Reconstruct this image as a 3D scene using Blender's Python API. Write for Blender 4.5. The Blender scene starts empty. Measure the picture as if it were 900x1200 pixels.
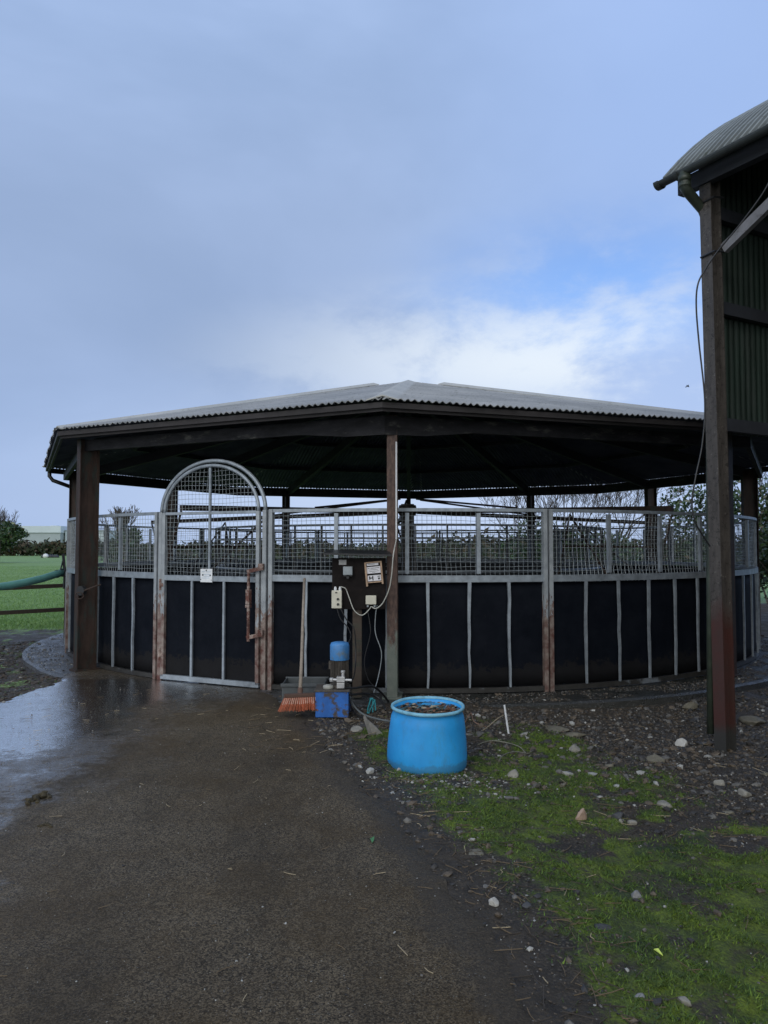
import bpy, bmesh, math, random
import numpy as np
from mathutils import Vector, Matrix, noise
random.seed(7); RNG = np.random.default_rng(11)
S = bpy.context.scene; COL = S.collection
PI = math.pi; R = math.radians
# ------------------------------------------------------------------ camera
F = 902.0; CAMZ = 1.55; PITCH = math.atan(40/F)
cam = bpy.data.cameras.new('camera'); co = bpy.data.objects.new('camera', cam); COL.objects.link(co)
co.location = (0,0,CAMZ); co.rotation_euler = (PI/2+PITCH, 0, 0)
cam.sensor_fit = 'VERTICAL'; cam.sensor_height = 36; cam.lens = 36*F/1200
cam.clip_start = .05; cam.clip_end = 4000; S.camera = co
def ray(px, py):
    dx = (px-450)/F; dv = (600-py)/F; c, s = math.cos(PITCH), math.sin(PITCH)
    return Vector((dx, c-dv*s, s+dv*c))
def at(px, py, Y):
    d = ray(px, py); return Vector((0,0,CAMZ)) + d*(Y/d.y)
def gnd(px, py, z=0.0):
    d = ray(px, py); return Vector((0,0,CAMZ)) + d*((z-CAMZ)/d.z)
# ------------------------------------------------------------------ noise (numpy)
def h2(ix, iy, s):
    n = (ix*374761393 + iy*668265263 + s*1442695041) & 0xffffffff
    n = ((n ^ (n >> 13))*1274126177) & 0xffffffff
    return ((n ^ (n >> 16)) & 0xffff)/65535.0
def vn(x, y, s=0):
    x = np.asarray(x, float); y = np.asarray(y, float)
    ix = np.floor(x).astype(np.int64); iy = np.floor(y).astype(np.int64)
    fx = x-ix; fy = y-iy; fx = fx*fx*(3-2*fx); fy = fy*fy*(3-2*fy)
    a = h2(ix,iy,s)*(1-fx)+h2(ix+1,iy,s)*fx; b = h2(ix,iy+1,s)*(1-fx)+h2(ix+1,iy+1,s)*fx
    return a*(1-fy)+b*fy
def fbm(x, y, s=0, o=4):
    x = np.asarray(x, float); y = np.asarray(y, float)
    t = 0; a = 1; n = 0
    for k in range(o): t = t+a*vn(x*2**k, y*2**k, s+k*17); n += a; a *= .5
    return t/n
def sst(a, b, x):
    t = np.clip((x-a)/(b-a), 0, 1); return t*t*(3-2*t)
# ------------------------------------------------------------------ mesh builder
WM = {}
def wm(o): return WM.get(o.name, Matrix.Translation(o.location))
def setp(o, label=None, cat=None, group=None, kind=None):
    if label: o['label'] = label
    if cat: o['category'] = cat
    if group: o['group'] = group
    if kind: o['kind'] = kind
    return o
def thing(name, loc, label, cat, rz=0, group=None):
    o = bpy.data.objects.new(name, None); COL.objects.link(o); o.empty_display_size = .2
    o.location = loc; o.rotation_euler = (0,0,rz)
    WM[o.name] = Matrix.Translation(Vector(loc)) @ Matrix.Rotation(rz, 4, 'Z')
    return setp(o, label, cat, group)
class MB:
    def __init__(s): s.v = []; s.f = []; s.m = []
    def add(s, vs, fs, m=0):
        b = len(s.v); s.v += [tuple(v) for v in vs]; s.f += [tuple(i+b for i in f) for f in fs]; s.m += [m]*len(fs); return s
    def box(s, c, sz, ax=None, m=0):
        c = Vector(c); X, Y, Z = ax if ax else (Vector((1,0,0)), Vector((0,1,0)), Vector((0,0,1)))
        vs = [c+X*(i*sz[0]/2)+Y*(j*sz[1]/2)+Z*(k*sz[2]/2) for k in (-1,1) for j in (-1,1) for i in (-1,1)]
        return s.add(vs, [(0,2,3,1),(4,5,7,6),(0,1,5,4),(2,6,7,3),(0,4,6,2),(1,3,7,5)], m)
    def beam(s, a, b, w, h, up=(0,0,1), m=0):
        a = Vector(a); b = Vector(b); d = (b-a); L = d.length; d.normalize(); up = Vector(up)
        if abs(d.dot(up)) > .98: up = Vector((0,1,0))
        x = d.cross(up).normalized(); z = x.cross(d).normalized()
        return s.box((a+b)/2, (w, L, h), (x, d, z), m)
    def tube(s, pts, r, n=8, m=0, cap=True):
        pts = [Vector(p) for p in pts]; N = len(pts); rs = r if isinstance(r, (list,tuple)) else [r]*N
        vs = []; ref = None
        for i, p in enumerate(pts):
            d = (pts[min(i+1,N-1)]-pts[max(i-1,0)]).normalized()
            if ref is None: ref = Vector((0,0,1)) if abs(d.z) < .9 else Vector((1,0,0))
            x = d.cross(ref).normalized(); y = d.cross(x).normalized(); ref = (x.cross(d)).normalized() if abs((x.cross(d)).length) > .1 else ref
            for k in range(n):
                a = 2*PI*k/n; vs.append(p+(x*math.cos(a)+y*math.sin(a))*rs[i])
        fs = []
        for i in range(N-1):
            for k in range(n): fs.append((i*n+k, i*n+(k+1)%n, (i+1)*n+(k+1)%n, (i+1)*n+k))
        if cap: fs += [tuple(range(n-1,-1,-1)), tuple((N-1)*n+k for k in range(n))]
        return s.add(vs, fs, m)
    def lathe(s, prof, c, n=32, m=0, jag=0):
        c = Vector(c); vs = []; 
        for (r, z) in prof:
            for k in range(n):
                a = 2*PI*k/n; vs.append(c+Vector((r*math.cos(a), r*math.sin(a), z)))
        fs = []
        for i in range(len(prof)-1):
            for k in range(n): fs.append((i*n+k, i*n+(k+1)%n, (i+1)*n+(k+1)%n, (i+1)*n+k))
        return s.add(vs, fs, m)
    def prism(s, poly, d, m=0):      # poly: 3D points, extruded by vector d
        n = len(poly); d = Vector(d); vs = [Vector(p) for p in poly]+[Vector(p)+d for p in poly]
        fs = [tuple(range(n-1,-1,-1)), tuple(range(n,2*n))]+[(i,(i+1)%n,(i+1)%n+n,i+n) for i in range(n)]
        return s.add(vs, fs, m)
    def build(s, name, mats, parent=None, local=False, smooth=False, loc=None, bevel=0, jit=0):
        if not isinstance(mats, (list,tuple)): mats = [mats]
        V = np.array([tuple(v) for v in s.v], float)
        me = bpy.data.meshes.new(name); o = bpy.data.objects.new(name, me); COL.objects.link(o)
        if parent is not None:
            o.parent = parent; M = wm(parent); WM[o.name] = M
            if not local:
                A = np.array(M.inverted()); V = V@A[:3,:3].T+A[:3,3]
        else:
            if loc is None and not local: loc = ((V[:,0].min()+V[:,0].max())/2, (V[:,1].min()+V[:,1].max())/2, V[:,2].min())
            if loc is not None:
                o.location = loc
                if not local: V = V-np.array(loc)
            WM[o.name] = Matrix.Translation(o.location)
        me.from_pydata(V.tolist(), [], s.f)
        for m in mats: me.materials.append(m)
        if len(mats) > 1: me.polygons.foreach_set('material_index', s.m)
        me.update()
        bm = bmesh.new(); bm.from_mesh(me); bmesh.ops.recalc_face_normals(bm, faces=bm.faces); bm.to_mesh(me); bm.free()
        if smooth: me.polygons.foreach_set('use_smooth', [True]*len(me.polygons))
        if bevel:
            bv = o.modifiers.new('bevel','BEVEL'); bv.width = bevel; bv.segments = 2; bv.limit_method = 'ANGLE'
        return o
def npmesh(name, V, Fc, mats, mi=None, attrs=None, smooth=False, loc=(0,0,0)):
    V = np.asarray(V, np.float32); Fc = np.asarray(Fc, np.int32); k = Fc.shape[1]
    me = bpy.data.meshes.new(name); me.vertices.add(len(V)); me.vertices.foreach_set('co', (V-np.array(loc, np.float32)).ravel())
    me.loops.add(Fc.size); me.loops.foreach_set('vertex_index', Fc.ravel())
    me.polygons.add(len(Fc)); me.polygons.foreach_set('loop_start', np.arange(0, Fc.size, k, dtype=np.int32))
    for m in (mats if isinstance(mats, (list,tuple)) else [mats]): me.materials.append(m)
    if mi is not None: me.polygons.foreach_set('material_index', np.asarray(mi, np.int32))
    me.update(calc_edges=True)
    me.polygons.foreach_set('use_smooth', np.full(len(Fc), smooth))
    for a, d in (attrs or {}).items():
        at_ = me.attributes.new(a, 'FLOAT', 'POINT'); at_.data.foreach_set('value', np.asarray(d, np.float32))
    o = bpy.data.objects.new(name, me); COL.objects.link(o); o.location = loc; return o
def copy_tree(o, parent=None):
    c = o.copy(); COL.objects.link(c); c.parent = parent
    for ch in [q for q in ALLCH.get(o.name, [])]: copy_tree(ch, c)
    return c
ALLCH = {}
def reg():       # remember children of every object
    ALLCH.clear()
    for q in bpy.data.objects:
        if q.parent: ALLCH.setdefault(q.parent.name, []).append(q)
# ------------------------------------------------------------------ materials
class NT:
    def __init__(s, name):
        s.m = bpy.data.materials.new(name); s.m.use_nodes = True; s.t = s.m.node_tree; s.b = s.t.nodes['Principled BSDF']
    def n(s, typ, **k):
        nd = s.t.nodes.new(typ)
        for a, v in k.items():
            if a.startswith('_'): nd.inputs[a[1:].replace('_',' ')].default_value = v
            else: setattr(nd, a, v)
        return nd
    def l(s, a, b): s.t.links.new(a, b)
    def obj(s):
        if not hasattr(s, 'tc'): s.tc = s.n('ShaderNodeTexCoord')
        return s.tc.outputs['Object']
    def noise(s, scale, detail=4, rough=.6, vec=None, stretch=None):
        q = s.n('ShaderNodeTexNoise', _Scale=scale, _Detail=detail, _Roughness=rough)
        v = vec or s.obj()
        if stretch:
            mp = s.n('ShaderNodeMapping'); mp.inputs['Scale'].default_value = stretch; s.l(v, mp.inputs[0]); v = mp.outputs[0]
        s.l(v, q.inputs['Vector']); return q.outputs['Fac']
    def ramp(s, fac, a, b, ca=(0,0,0), cb=(1,1,1)):
        q = s.n('ShaderNodeValToRGB'); e = q.color_ramp.elements
        e[0].position = a; e[1].position = b; e[0].color = (*ca,1); e[1].color = (*cb,1); s.l(fac, q.inputs[0]); return q.outputs[0]
    def mix(s, fac, a, b, mode='MIX'):
        q = s.n('ShaderNodeMix', data_type='RGBA', blend_type=mode)
        for i, x in ((0,fac),(6,a),(7,b)):
            if isinstance(x, (int,float)): q.inputs[i].default_value = x
            elif isinstance(x, tuple): q.inputs[i].default_value = (*x,1) if len(x) == 3 else x
            else: s.l(x, q.inputs[i])
        return q.outputs[2]
    def math(s, op, a, b=0, clamp=False):
        q = s.n('ShaderNodeMath', operation=op, use_clamp=clamp)
        for i, x in ((0,a),(1,b)):
            if isinstance(x, (int,float)): q.inputs[i].default_value = x
            else: s.l(x, q.inputs[i])
        return q.outputs[0]
    def attr(s, name):
        q = s.n('ShaderNodeAttribute'); q.attribute_name = name; return q.outputs['Fac']
    def bump(s, h, st, dist=.01):
        q = s.n('ShaderNodeBump', _Strength=st, _Distance=dist); s.l(h, q.inputs['Height'])
        if hasattr(s, 'lastb'): s.l(s.lastb, q.inputs['Normal'])
        s.lastb = q.outputs[0]; s.l(q.outputs[0], s.b.inputs['Normal'])
    def col(s, c): s.l(c, s.b.inputs['Base Color']) if not isinstance(c, tuple) else setattr(s.b.inputs['Base Color'], 'default_value', (*c,1))
    def rough(s, r): s.l(r, s.b.inputs['Roughness']) if not isinstance(r, (int,float)) else setattr(s.b.inputs['Roughness'], 'default_value', r)
def mul(c, k): return tuple(min(1, x*k) for x in c)
def pbr(name, c, rough=.6, metal=0, var=.25, scale=6, bump=.2, bs=60, second=None, thr=(.55,.62), sscale=5, stretch=None, coat=0, spec=.5):
    m = NT(name); n1 = m.noise(scale, 5, .65, stretch=stretch)
    base = m.ramp(n1, .3, .7, mul(c, 1-var), mul(c, 1+var))
    if second:
        n2 = m.noise(sscale, 6, .7, stretch=stretch); base = m.mix(m.ramp(n2, *thr), base, second)
    m.col(base)
    rn = m.noise(scale*2.3, 3); mr = m.n('ShaderNodeMapRange'); m.l(rn, mr.inputs[0]); mr.inputs[3].default_value = max(.05, rough-.12); mr.inputs[4].default_value = min(1, rough+.12)
    m.rough(mr.outputs[0]); m.b.inputs['Metallic'].default_value = metal
    m.b.inputs['Specular IOR Level'].default_value = spec
    if coat: m.b.inputs['Coat Weight'].default_value = coat
    if bump: m.bump(m.noise(bs, 4), bump, .004)
    return m.m
RUST = (.11,.035,.018)
galv = pbr('galvanised steel', (.25,.285,.32), .45, .35, .3, 9, .15, 50, second=(.11,.09,.07), thr=(.62,.74), sscale=14)
def rusty_galv():   # galvanised tube whose old red paint and rust grow up from its foot
    m = NT('galvanised steel with rust'); n1 = m.noise(8, 5); base = m.ramp(n1, .3, .7, (.2,.22,.24), (.34,.37,.39))
    sx = m.n('ShaderNodeSeparateXYZ'); m.l(m.obj(), sx.inputs[0]); z = sx.outputs[2]
    n2 = m.noise(5, 6, .7, stretch=(3,3,1)); k = m.math('ADD', m.math('MULTIPLY', z, -.55), m.math('MULTIPLY', n2, 1.0))
    msk = m.ramp(k, -.22, .02); rc = m.ramp(m.noise(11,5), .35, .65, (.10,.04,.032), (.25,.21,.185))
    m.col(m.mix(msk, base, rc)); m.rough(.6); m.b.inputs['Metallic'].default_value = .2; m.bump(m.noise(45,4), .3, .004); return m.m
galv_r = rusty_galv()
galv_d = pbr('muddy galvanised steel', (.03,.029,.027), .6, .2, .4, 5, .3, 50, second=(.16,.18,.2), thr=(.56,.62), sscale=1.6)
def rubber_mat():
    m = NT('black rubber sheet'); c = m.ramp(m.noise(3,6,.7), .3, .7, (.002,.0035,.007), (.007,.009,.014))
    c = m.mix(m.ramp(m.noise(26,5,.85,stretch=(1,1,.25)), .62, .74), c, (.018,.019,.02))
    sx = m.n('ShaderNodeSeparateXYZ'); m.l(m.obj(), sx.inputs[0]); k = m.math('ADD', sx.outputs[2], m.math('MULTIPLY', m.noise(9,7,.8), -.55))
    c = m.mix(m.math('MULTIPLY', m.ramp(k, -.30, .0, (1,1,1), (0,0,0)), .35), c, (.026,.023,.019)); m.col(c); m.rough(.7); m.b.inputs['Specular IOR Level'].default_value = .08; m.bump(m.noise(4,3), .5, .02); return m.m
rubber = rubber_mat()
rubber_flat = pbr('black rubber sheet', (.0025,.004,.008), .8, 0, .4, 3, .25, 30, second=(.006,.006,.008), thr=(.5,.8), sscale=2.2, spec=.12)
wire = pbr('welded wire', (.32,.36,.38), .5, .4, .3, 20, 0)
rust = pbr('rusty steel', (.09,.035,.026), .75, .1, .5, 9, .5, 70, second=(.30,.24,.21), thr=(.46,.6), sscale=12)
steelb = pbr('weathered brown steel', (.038,.024,.019), .6, .1, .45, 5, .4, 50, second=(.028,.034,.03), thr=(.52,.62), sscale=3.5, stretch=(3,3,.8), spec=.3)
def near_post_mat():
    m = NT('peeling painted steel'); sx = m.n('ShaderNodeSeparateXYZ'); m.l(m.obj(), sx.inputs[0]); z = sx.outputs[2]
    rc = m.ramp(m.noise(14,6,.7,stretch=(3,3,1)), .38, .62, (.10,.06,.045), (.035,.018,.015))
    gc = m.ramp(m.noise(9,5), .3, .7, (.08,.10,.085), (.13,.145,.125))
    k = m.math('ADD', z, m.math('MULTIPLY', m.noise(11,6,.75,stretch=(2,2,.8)), -1.1)); m.col(m.mix(m.ramp(k, .0, .12), gc, rc))
    m.rough(.65); m.bump(m.noise(60,4), .4, .004); return m.m
npm = near_post_mat()
def barn_post_mat():
    m = NT('old grey and red painted steel'); sx = m.n('ShaderNodeSeparateXYZ'); m.l(m.obj(), sx.inputs[0]); z = sx.outputs[2]
    g = m.ramp(m.noise(7,6,.7,stretch=(3,3,.6)), .35, .65, (.075,.066,.058), (.04,.035,.032))
    pt = m.ramp(m.noise(26,6,.8), .54, .60); g = m.mix(pt, g, (.022,.018,.016)); p2 = m.ramp(m.noise(17,7,.85), .60, .64); g = m.mix(p2, g, (.17,.16,.145))
    r = m.ramp(m.noise(5,5), .3, .7, (.06,.018,.014), (.04,.022,.018))
    k = m.math('ADD', z, m.math('MULTIPLY', m.noise(4,5), -.6)); c = m.mix(m.ramp(k, .75, 1.0), r, g)
    k2 = m.math('ADD', z, m.math('MULTIPLY', m.noise(7,5), -.25)); c = m.mix(m.ramp(k2, .02, .12), (.03,.03,.028), c)
    m.col(c); m.rough(.6); m.bump(m.noise(40,5,.7), .5, .006); return m.m
bpm = barn_post_mat()
wood = pbr('dark weathered timber', (.055,.04,.03), .75, 0, .4, 4, .4, 30, second=(.03,.035,.025), thr=(.5,.65), sscale=4, stretch=(1,6,6))
woodp = pbr('stained ply', (.010,.008,.008), .8, 0, .5, 5, .3, 30, second=(.026,.016,.013), thr=(.55,.7), sscale=6, spec=.15)
beam_m = pbr('rusting eaves steel', (.020,.020,.023), .6, .1, .5, 4, .4, 30, second=(.10,.10,.09), thr=(.56,.72), sscale=3, stretch=(1,1,3), spec=.2)
fasc = pbr('brown fascia board', (.022,.019,.020), .7, 0, .35, 3, .3, 30)
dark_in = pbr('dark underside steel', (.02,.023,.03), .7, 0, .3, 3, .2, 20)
def roof_mat(name, a, b, lich):
    m = NT(name); c = m.ramp(m.noise(1.3,6,.7), .3, .7, a, b)
    c = m.mix(m.ramp(m.noise(7,6,.75), .58, .68), c, lich); c = m.mix(m.ramp(m.noise(23,4,.7), .62, .68), c, (.08,.08,.075)); m.col(c); m.rough(.8); m.bump(m.noise(30,5), .3, .005); return m.m
roofm = roof_mat('grey fibre cement sheet', (.19,.20,.205), (.35,.355,.355), (.12,.125,.105))
capm = roof_mat('pale ridge cement', (.3,.31,.3), (.42,.42,.4), (.2,.2,.17))
rooft = roof_mat('weathered tin sheet', (.13,.15,.16), (.23,.26,.27), (.09,.11,.095))
shadem = roof_mat('painted shade sheet valley', (.11,.115,.115), (.22,.22,.22), (.07,.075,.06))  # shelter roof: shade between ripples painted into the colour
shadet = roof_mat('painted shade sheet flank', (.06,.07,.072), (.11,.125,.13), (.045,.055,.045))  # barn roof: ripple shading painted in as a darker colour
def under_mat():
    m = NT('blue grey sheet underside'); m.col(m.ramp(m.noise(2,5), .3, .7, (.045,.055,.085), (.11,.125,.16))); m.rough(.85); return m.m  # underside colour darker and bluer than the sheet tops
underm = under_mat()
green_clad = pbr('green painted tin', (.010,.022,.016), .6, 0, .4, 2.5, .3, 20, second=(.02,.03,.025), thr=(.5,.65), sscale=3, stretch=(4,4,.5))
blackp = pbr('black plastic', (.015,.016,.018), .4, 0, .3, 10, .1)
creamp = pbr('cream plastic', (.55,.53,.44), .45, 0, .12, 10, .1, second=(.25,.23,.18), thr=(.66,.76), sscale=12)
greyp = pbr('grey plastic', (.25,.28,.3), .5, 0, .2, 10, .1)
whitep = pbr('white plastic', (.62,.64,.66), .45, 0, .12, 12, .05)
cablew = pbr('pale cable', (.42,.42,.38), .5, 0, .2, 10, 0)
def blue_drum():
    m = NT('blue plastic'); c = m.ramp(m.noise(3,5,.6), .3, .7, (.012,.25,.62), (.03,.37,.80))
    sc = m.ramp(m.noise(9,7,.8,stretch=(1,1,.35)), .52, .66); c = m.mix(m.math('MULTIPLY', sc, .45), c, (.05,.2,.35))
    d = m.ramp(m.noise(34,5,.8), .66, .72); c = m.mix(m.math('MULTIPLY', d, .6), c, (.05,.10,.13))
    sx = m.n('ShaderNodeSeparateXYZ'); m.l(m.obj(), sx.inputs[0])
    k = m.math('ADD', sx.outputs[2], m.math('MULTIPLY', m.noise(8,6,.8), -.12)); c = m.mix(m.math('MULTIPLY', m.ramp(k, -.06, .02, (1,1,1), (0,0,0)), .5), c, (.05,.12,.16))
    m.col(c); m.rough(.5); m.bump(m.noise(5,3), .3, .01); m.bump(m.noise(60,4), .15, .002); return m.m
drumm = blue_drum()
drumrim = pbr('sun bleached blue rim', (.18,.42,.55), .55, 0, .3, 12, .2, second=(.08,.2,.25), thr=(.58,.7), sscale=14)
paintb = pbr('chipped blue paint', (.02,.12,.42), .5, 0, .3, 7, .3, 40, second=(.06,.05,.045), thr=(.53,.6), sscale=9)
paintb2 = pbr('faded blue paint', (.05,.2,.46), .5, 0, .3, 7, .2, 40, second=(.12,.16,.18), thr=(.55,.7), sscale=10)
silver = pbr('dull aluminium', (.5,.5,.5), .4, .6, .2, 20, .1)
dirtym = pbr('grimy cast metal', (.08,.07,.06), .7, .2, .4, 20, .3)
bristle = [pbr('orange bristle', (.42,.11,.05), .7, 0, .3, 30, 0), pbr('pale worn bristle', (.60,.36,.28), .7, 0, .2, 30, 0), pbr('brown bristle', (.28,.09,.045), .7, 0, .2, 30, 0)]
handlem = pbr('worn broom handle', (.24,.2,.16), .7, 0, .35, 10, .2, 40, stretch=(3,3,.6), second=(.08,.06,.05), thr=(.58,.7), sscale=10)
teal = pbr('teal green pipe', (.10,.26,.24), .4, 0, .2, 4, .1)
pipeg = pbr('mossy green pipe', (.032,.042,.030), .5, 0, .35, 8, .3, 40)
# ------------------------------------------------------------------ layout constants
CX, CY = .42, 13.75; RW = 5.60; RP = 5.76
def cpt(a, r, z=0): return Vector((CX+r*math.cos(a), CY+r*math.sin(a), z))
def ang(px, r=RW):      # angle on the near side of the wall circle seen at pixel column px
    u = (px-450)/F; A = u*u+1; B = -2*(u*CX+CY); C = CX*CX+CY*CY-r*r
    Y = (-B-math.sqrt(max(0,B*B-4*A*C)))/(2*A); return math.atan2(Y-CY, u*Y-CX)
# yard outline (pixels on z=0)
yp = [(318,816),(340,826),(365,846),(400,888),(432,925),(470,962),(520,1022),(575,1102),(640,1200)]
YR = [gnd(*p) for p in yp]
d_ = (YR[-1]-YR[-2]).normalized(); YR.append(YR[-1]+d_*6)
YL = [gnd(76,797), gnd(30,812), gnd(0,823), gnd(-120,858), gnd(-500,900)]
wallpts = [cpt(ang(p), RW-.05) for p in (300,250,200,150,110,92)]
POLY = [(p.x,p.y) for p in YR]+[(-14,-3)]+[(p.x,p.y) for p in reversed(YL)]+[(p.x,p.y) for p in reversed(wallpts)]
def sdist(X, Y, poly):      # signed distance, positive inside
    d = np.full(X.shape, 1e9); ins = np.zeros(X.shape, bool); n = len(poly)
    for i in range(n):
        x0,y0 = poly[i]; x1,y1 = poly[(i+1)%n]; ex,ey = x1-x0, y1-y0
        t = np.clip(((X-x0)*ex+(Y-y0)*ey)/(ex*ex+ey*ey+1e-12), 0, 1)
        d = np.minimum(d, np.hypot(X-x0-t*ex, Y-y0-t*ey))
        c = ((y0 > Y) != (y1 > Y)) & (X < (x1-x0)*(Y-y0)/(y1-y0+1e-12)+x0); ins ^= c
    return np.where(ins, d, -d)
RS = 6.2
def terrain(X, Y):
    s = sdist(X, Y, POLY); rc = np.hypot(X-CX, Y-CY)
    n1 = fbm(X*1.3, Y*1.3, 3)-.5; n2 = fbm(X*7, Y*7, 9)-.5; n3 = fbm(X*25, Y*25, 19, 3)-.5
    right = sst(-.2, 2.6, X)
    z = -.012-.15*right*sst(0, .9, -s)*sst(20, 6, Y)
    z = z+.05*n1*sst(0,.8,-s)+.022*mossmask(X,Y,s)*(X > -1)*(fbm(X*16,Y*16,88,2)-.2)+.028*n2*sst(-.05,.25,-s)+.016*n3
    z = z+.075*np.exp(-np.clip(rc-RS+.05,0,9)/.28)*sst(-.3,.6,X)*(1+.8*(fbm(X*3,Y*3,66)-.5))
    left = sst(-2, -5, X); z = z-.06*left*sst(0,.6,-s)
    z = np.where(s > .06, -.045, z)
    z = np.where(rc < RS-.12, np.minimum(z, -.12), z)
    far = sst(12, 25, np.hypot(X, Y)); z = z*(1-far)+(-.06+.25*(fbm(X*.05,Y*.05,4)-.5))*far
    return z, s, rc
def gz(x, y):
    z, s, rc = terrain(np.array([float(x)]), np.array([float(y)])); return float(z[0])
def on(px, py):          # terrain point under a pixel
    p = gnd(px, py, -.08)
    for _ in range(6): p = gnd(px, py, gz(p.x, p.y))
    return p
def mossmask(X, Y, s):
    u = X/np.maximum(Y,.5)*F+450; v = 640+(CAMZ+.1)/np.maximum(Y,.5)*F     # rough picture coordinates, used as plan coordinates only
    m = sst(.06, .45, -s)*sst(835, 870, v+.0*u)
    m = m*sst(.5, -.4, X-(1.5+(7.2-Y)*.2)+1.5*(fbm(X*1.6,Y*1.6,63)-.5)+.7*(fbm(X*7,Y*7,64)-.5))*sst(7.6,7.2,Y)
    n = fbm(X*1.9, Y*1.9, 31)+.6*(fbm(X*6, Y*6, 41)-.5)+.13*sst(5.3,4.2,Y)+.08
    return np.clip(m*sst(.32,.60,n)*(.45+.55*sst(.36,.56,fbm(X*9,Y*9,71,4)))*(.62+.38*sst(.34,.5,fbm(X*3.3,Y*3.3,72,3))), 0, 1)
# ------------------------------------------------------------------ ground sheet
def axis(lo, hi, a, b, step, g=1.09):
    c = list(np.arange(a, b, step)); s = step; x = b
    while x < hi: c.append(x); s *= g; x += s
    c.append(hi); s = step; x = a-step; L = []
    while x > lo: L.append(x); s *= g; x -= s
    L.append(lo); return np.array(sorted(set(L+c)))
def ground_mat():
    m = NT('wet earth moss and field grass'); moss = m.attr('moss'); field = m.attr('field'); grav = m.attr('gravel')
    soil = m.ramp(m.noise(9,8,.75), .3, .7, (.012,.009,.006), (.075,.058,.038))
    vo = m.n('ShaderNodeTexVoronoi', _Scale=55); m.l(m.obj(), vo.inputs['Vector']); 
    peb = m.ramp(vo.outputs['Distance'], .15, .45, (.12,.105,.08), (.022,.017,.011)); pc = m.mix(m.ramp(m.noise(4,5), .4,.6), soil, peb)
    c = m.mix(grav, soil, pc)
    mg = m.ramp(m.noise(2.6,7,.75), .36, .66, (.024,.042,.008), (.18,.25,.016)); fine = m.ramp(m.noise(70,5,.8), .35, .65, (.35,.35,.35), (1.25,1.25,1.2))
    mg = m.mix(1.0, mg, fine, 'MULTIPLY')
    mm = m.ramp(m.math('ADD', m.math('MULTIPLY', moss, 1.3), m.math('MULTIPLY', m.math('SUBTRACT', m.noise(38,6,.8), .5), 1.6)), .35, .75)
    c = m.mix(mm, c, mg)
    fg = m.ramp(m.noise(.35,6,.7), .3, .7, (.12,.22,.05), (.21,.33,.10)); ff = m.ramp(m.noise(9,8,.85,stretch=(1,.35,1)), .35, .65, (.55,.6,.5), (1.2,1.2,1.1))
    fg = m.mix(1.0, fg, ff, 'MULTIPLY')
    fm = m.ramp(m.math('ADD', field, m.math('MULTIPLY', m.math('SUBTRACT', m.noise(5,6,.8), .5), .9)), .42, .6)
    m.col(m.mix(fm, c, fg)); m.rough(m.ramp(m.noise(6,4), .3,.7,(.45,)*3,(.85,)*3))
    m.bump(m.noise(14,8,.8), .8, .03); m.bump(vo.outputs['Distance'], .5, .01); return m.m
gx = axis(-1500, 1500, -6.6, 6.4, .035); gy = axis(-40, 2500, 2.0, 11.5, .035)
X, Y = np.meshgrid(gx, gy); Z, s_, rc_ = terrain(X, Y)
Xf, Yf, Zf, sf, rf = X.ravel(), Y.ravel(), Z.ravel(), s_.ravel(), rc_.ravel()
moss = mossmask(Xf, Yf, sf)*(Xf > -1)
# field: beyond a gravelly margin on the left and everywhere far away
PL = gnd(0, 738, -.06); fld = sst(-.5, .6, (Yf-PL.y)+.35*(Xf-PL.x)*-.2+.8*(fbm(Xf*.8,Yf*.8,77)-.5))
fld = np.where(Xf > -1, sst(20, 24, Yf), fld)
fld = np.maximum(fld, sst(30, 40, np.hypot(Xf,Yf)))
patch = sst(.35,.0, np.abs(Xf+5.3)) * sst(.9,.2,np.abs(Yf-8.0)) ; fld = np.maximum(fld, .55*patch); fld = np.maximum(fld, .52*(Xf < -3.5)*(sf < -.1)*sst(.5,.62,fbm(Xf*2.3,Yf*2.3,57))*(np.hypot(Xf-CX,Yf-CY) > RS))
grav = sst(0,.3,-sf)
nx, ny = len(gx), len(gy); idx = np.arange(nx*ny).reshape(ny,nx)
Q = np.stack([idx[:-1,:-1],idx[:-1,1:],idx[1:,1:],idx[1:,:-1]],-1).reshape(-1,4)
setp(npmesh('ground', np.stack([Xf,Yf,Zf],1), Q, ground_mat(), attrs={'moss':moss,'field':fld,'gravel':grav}, smooth=True), kind='structure')
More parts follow.
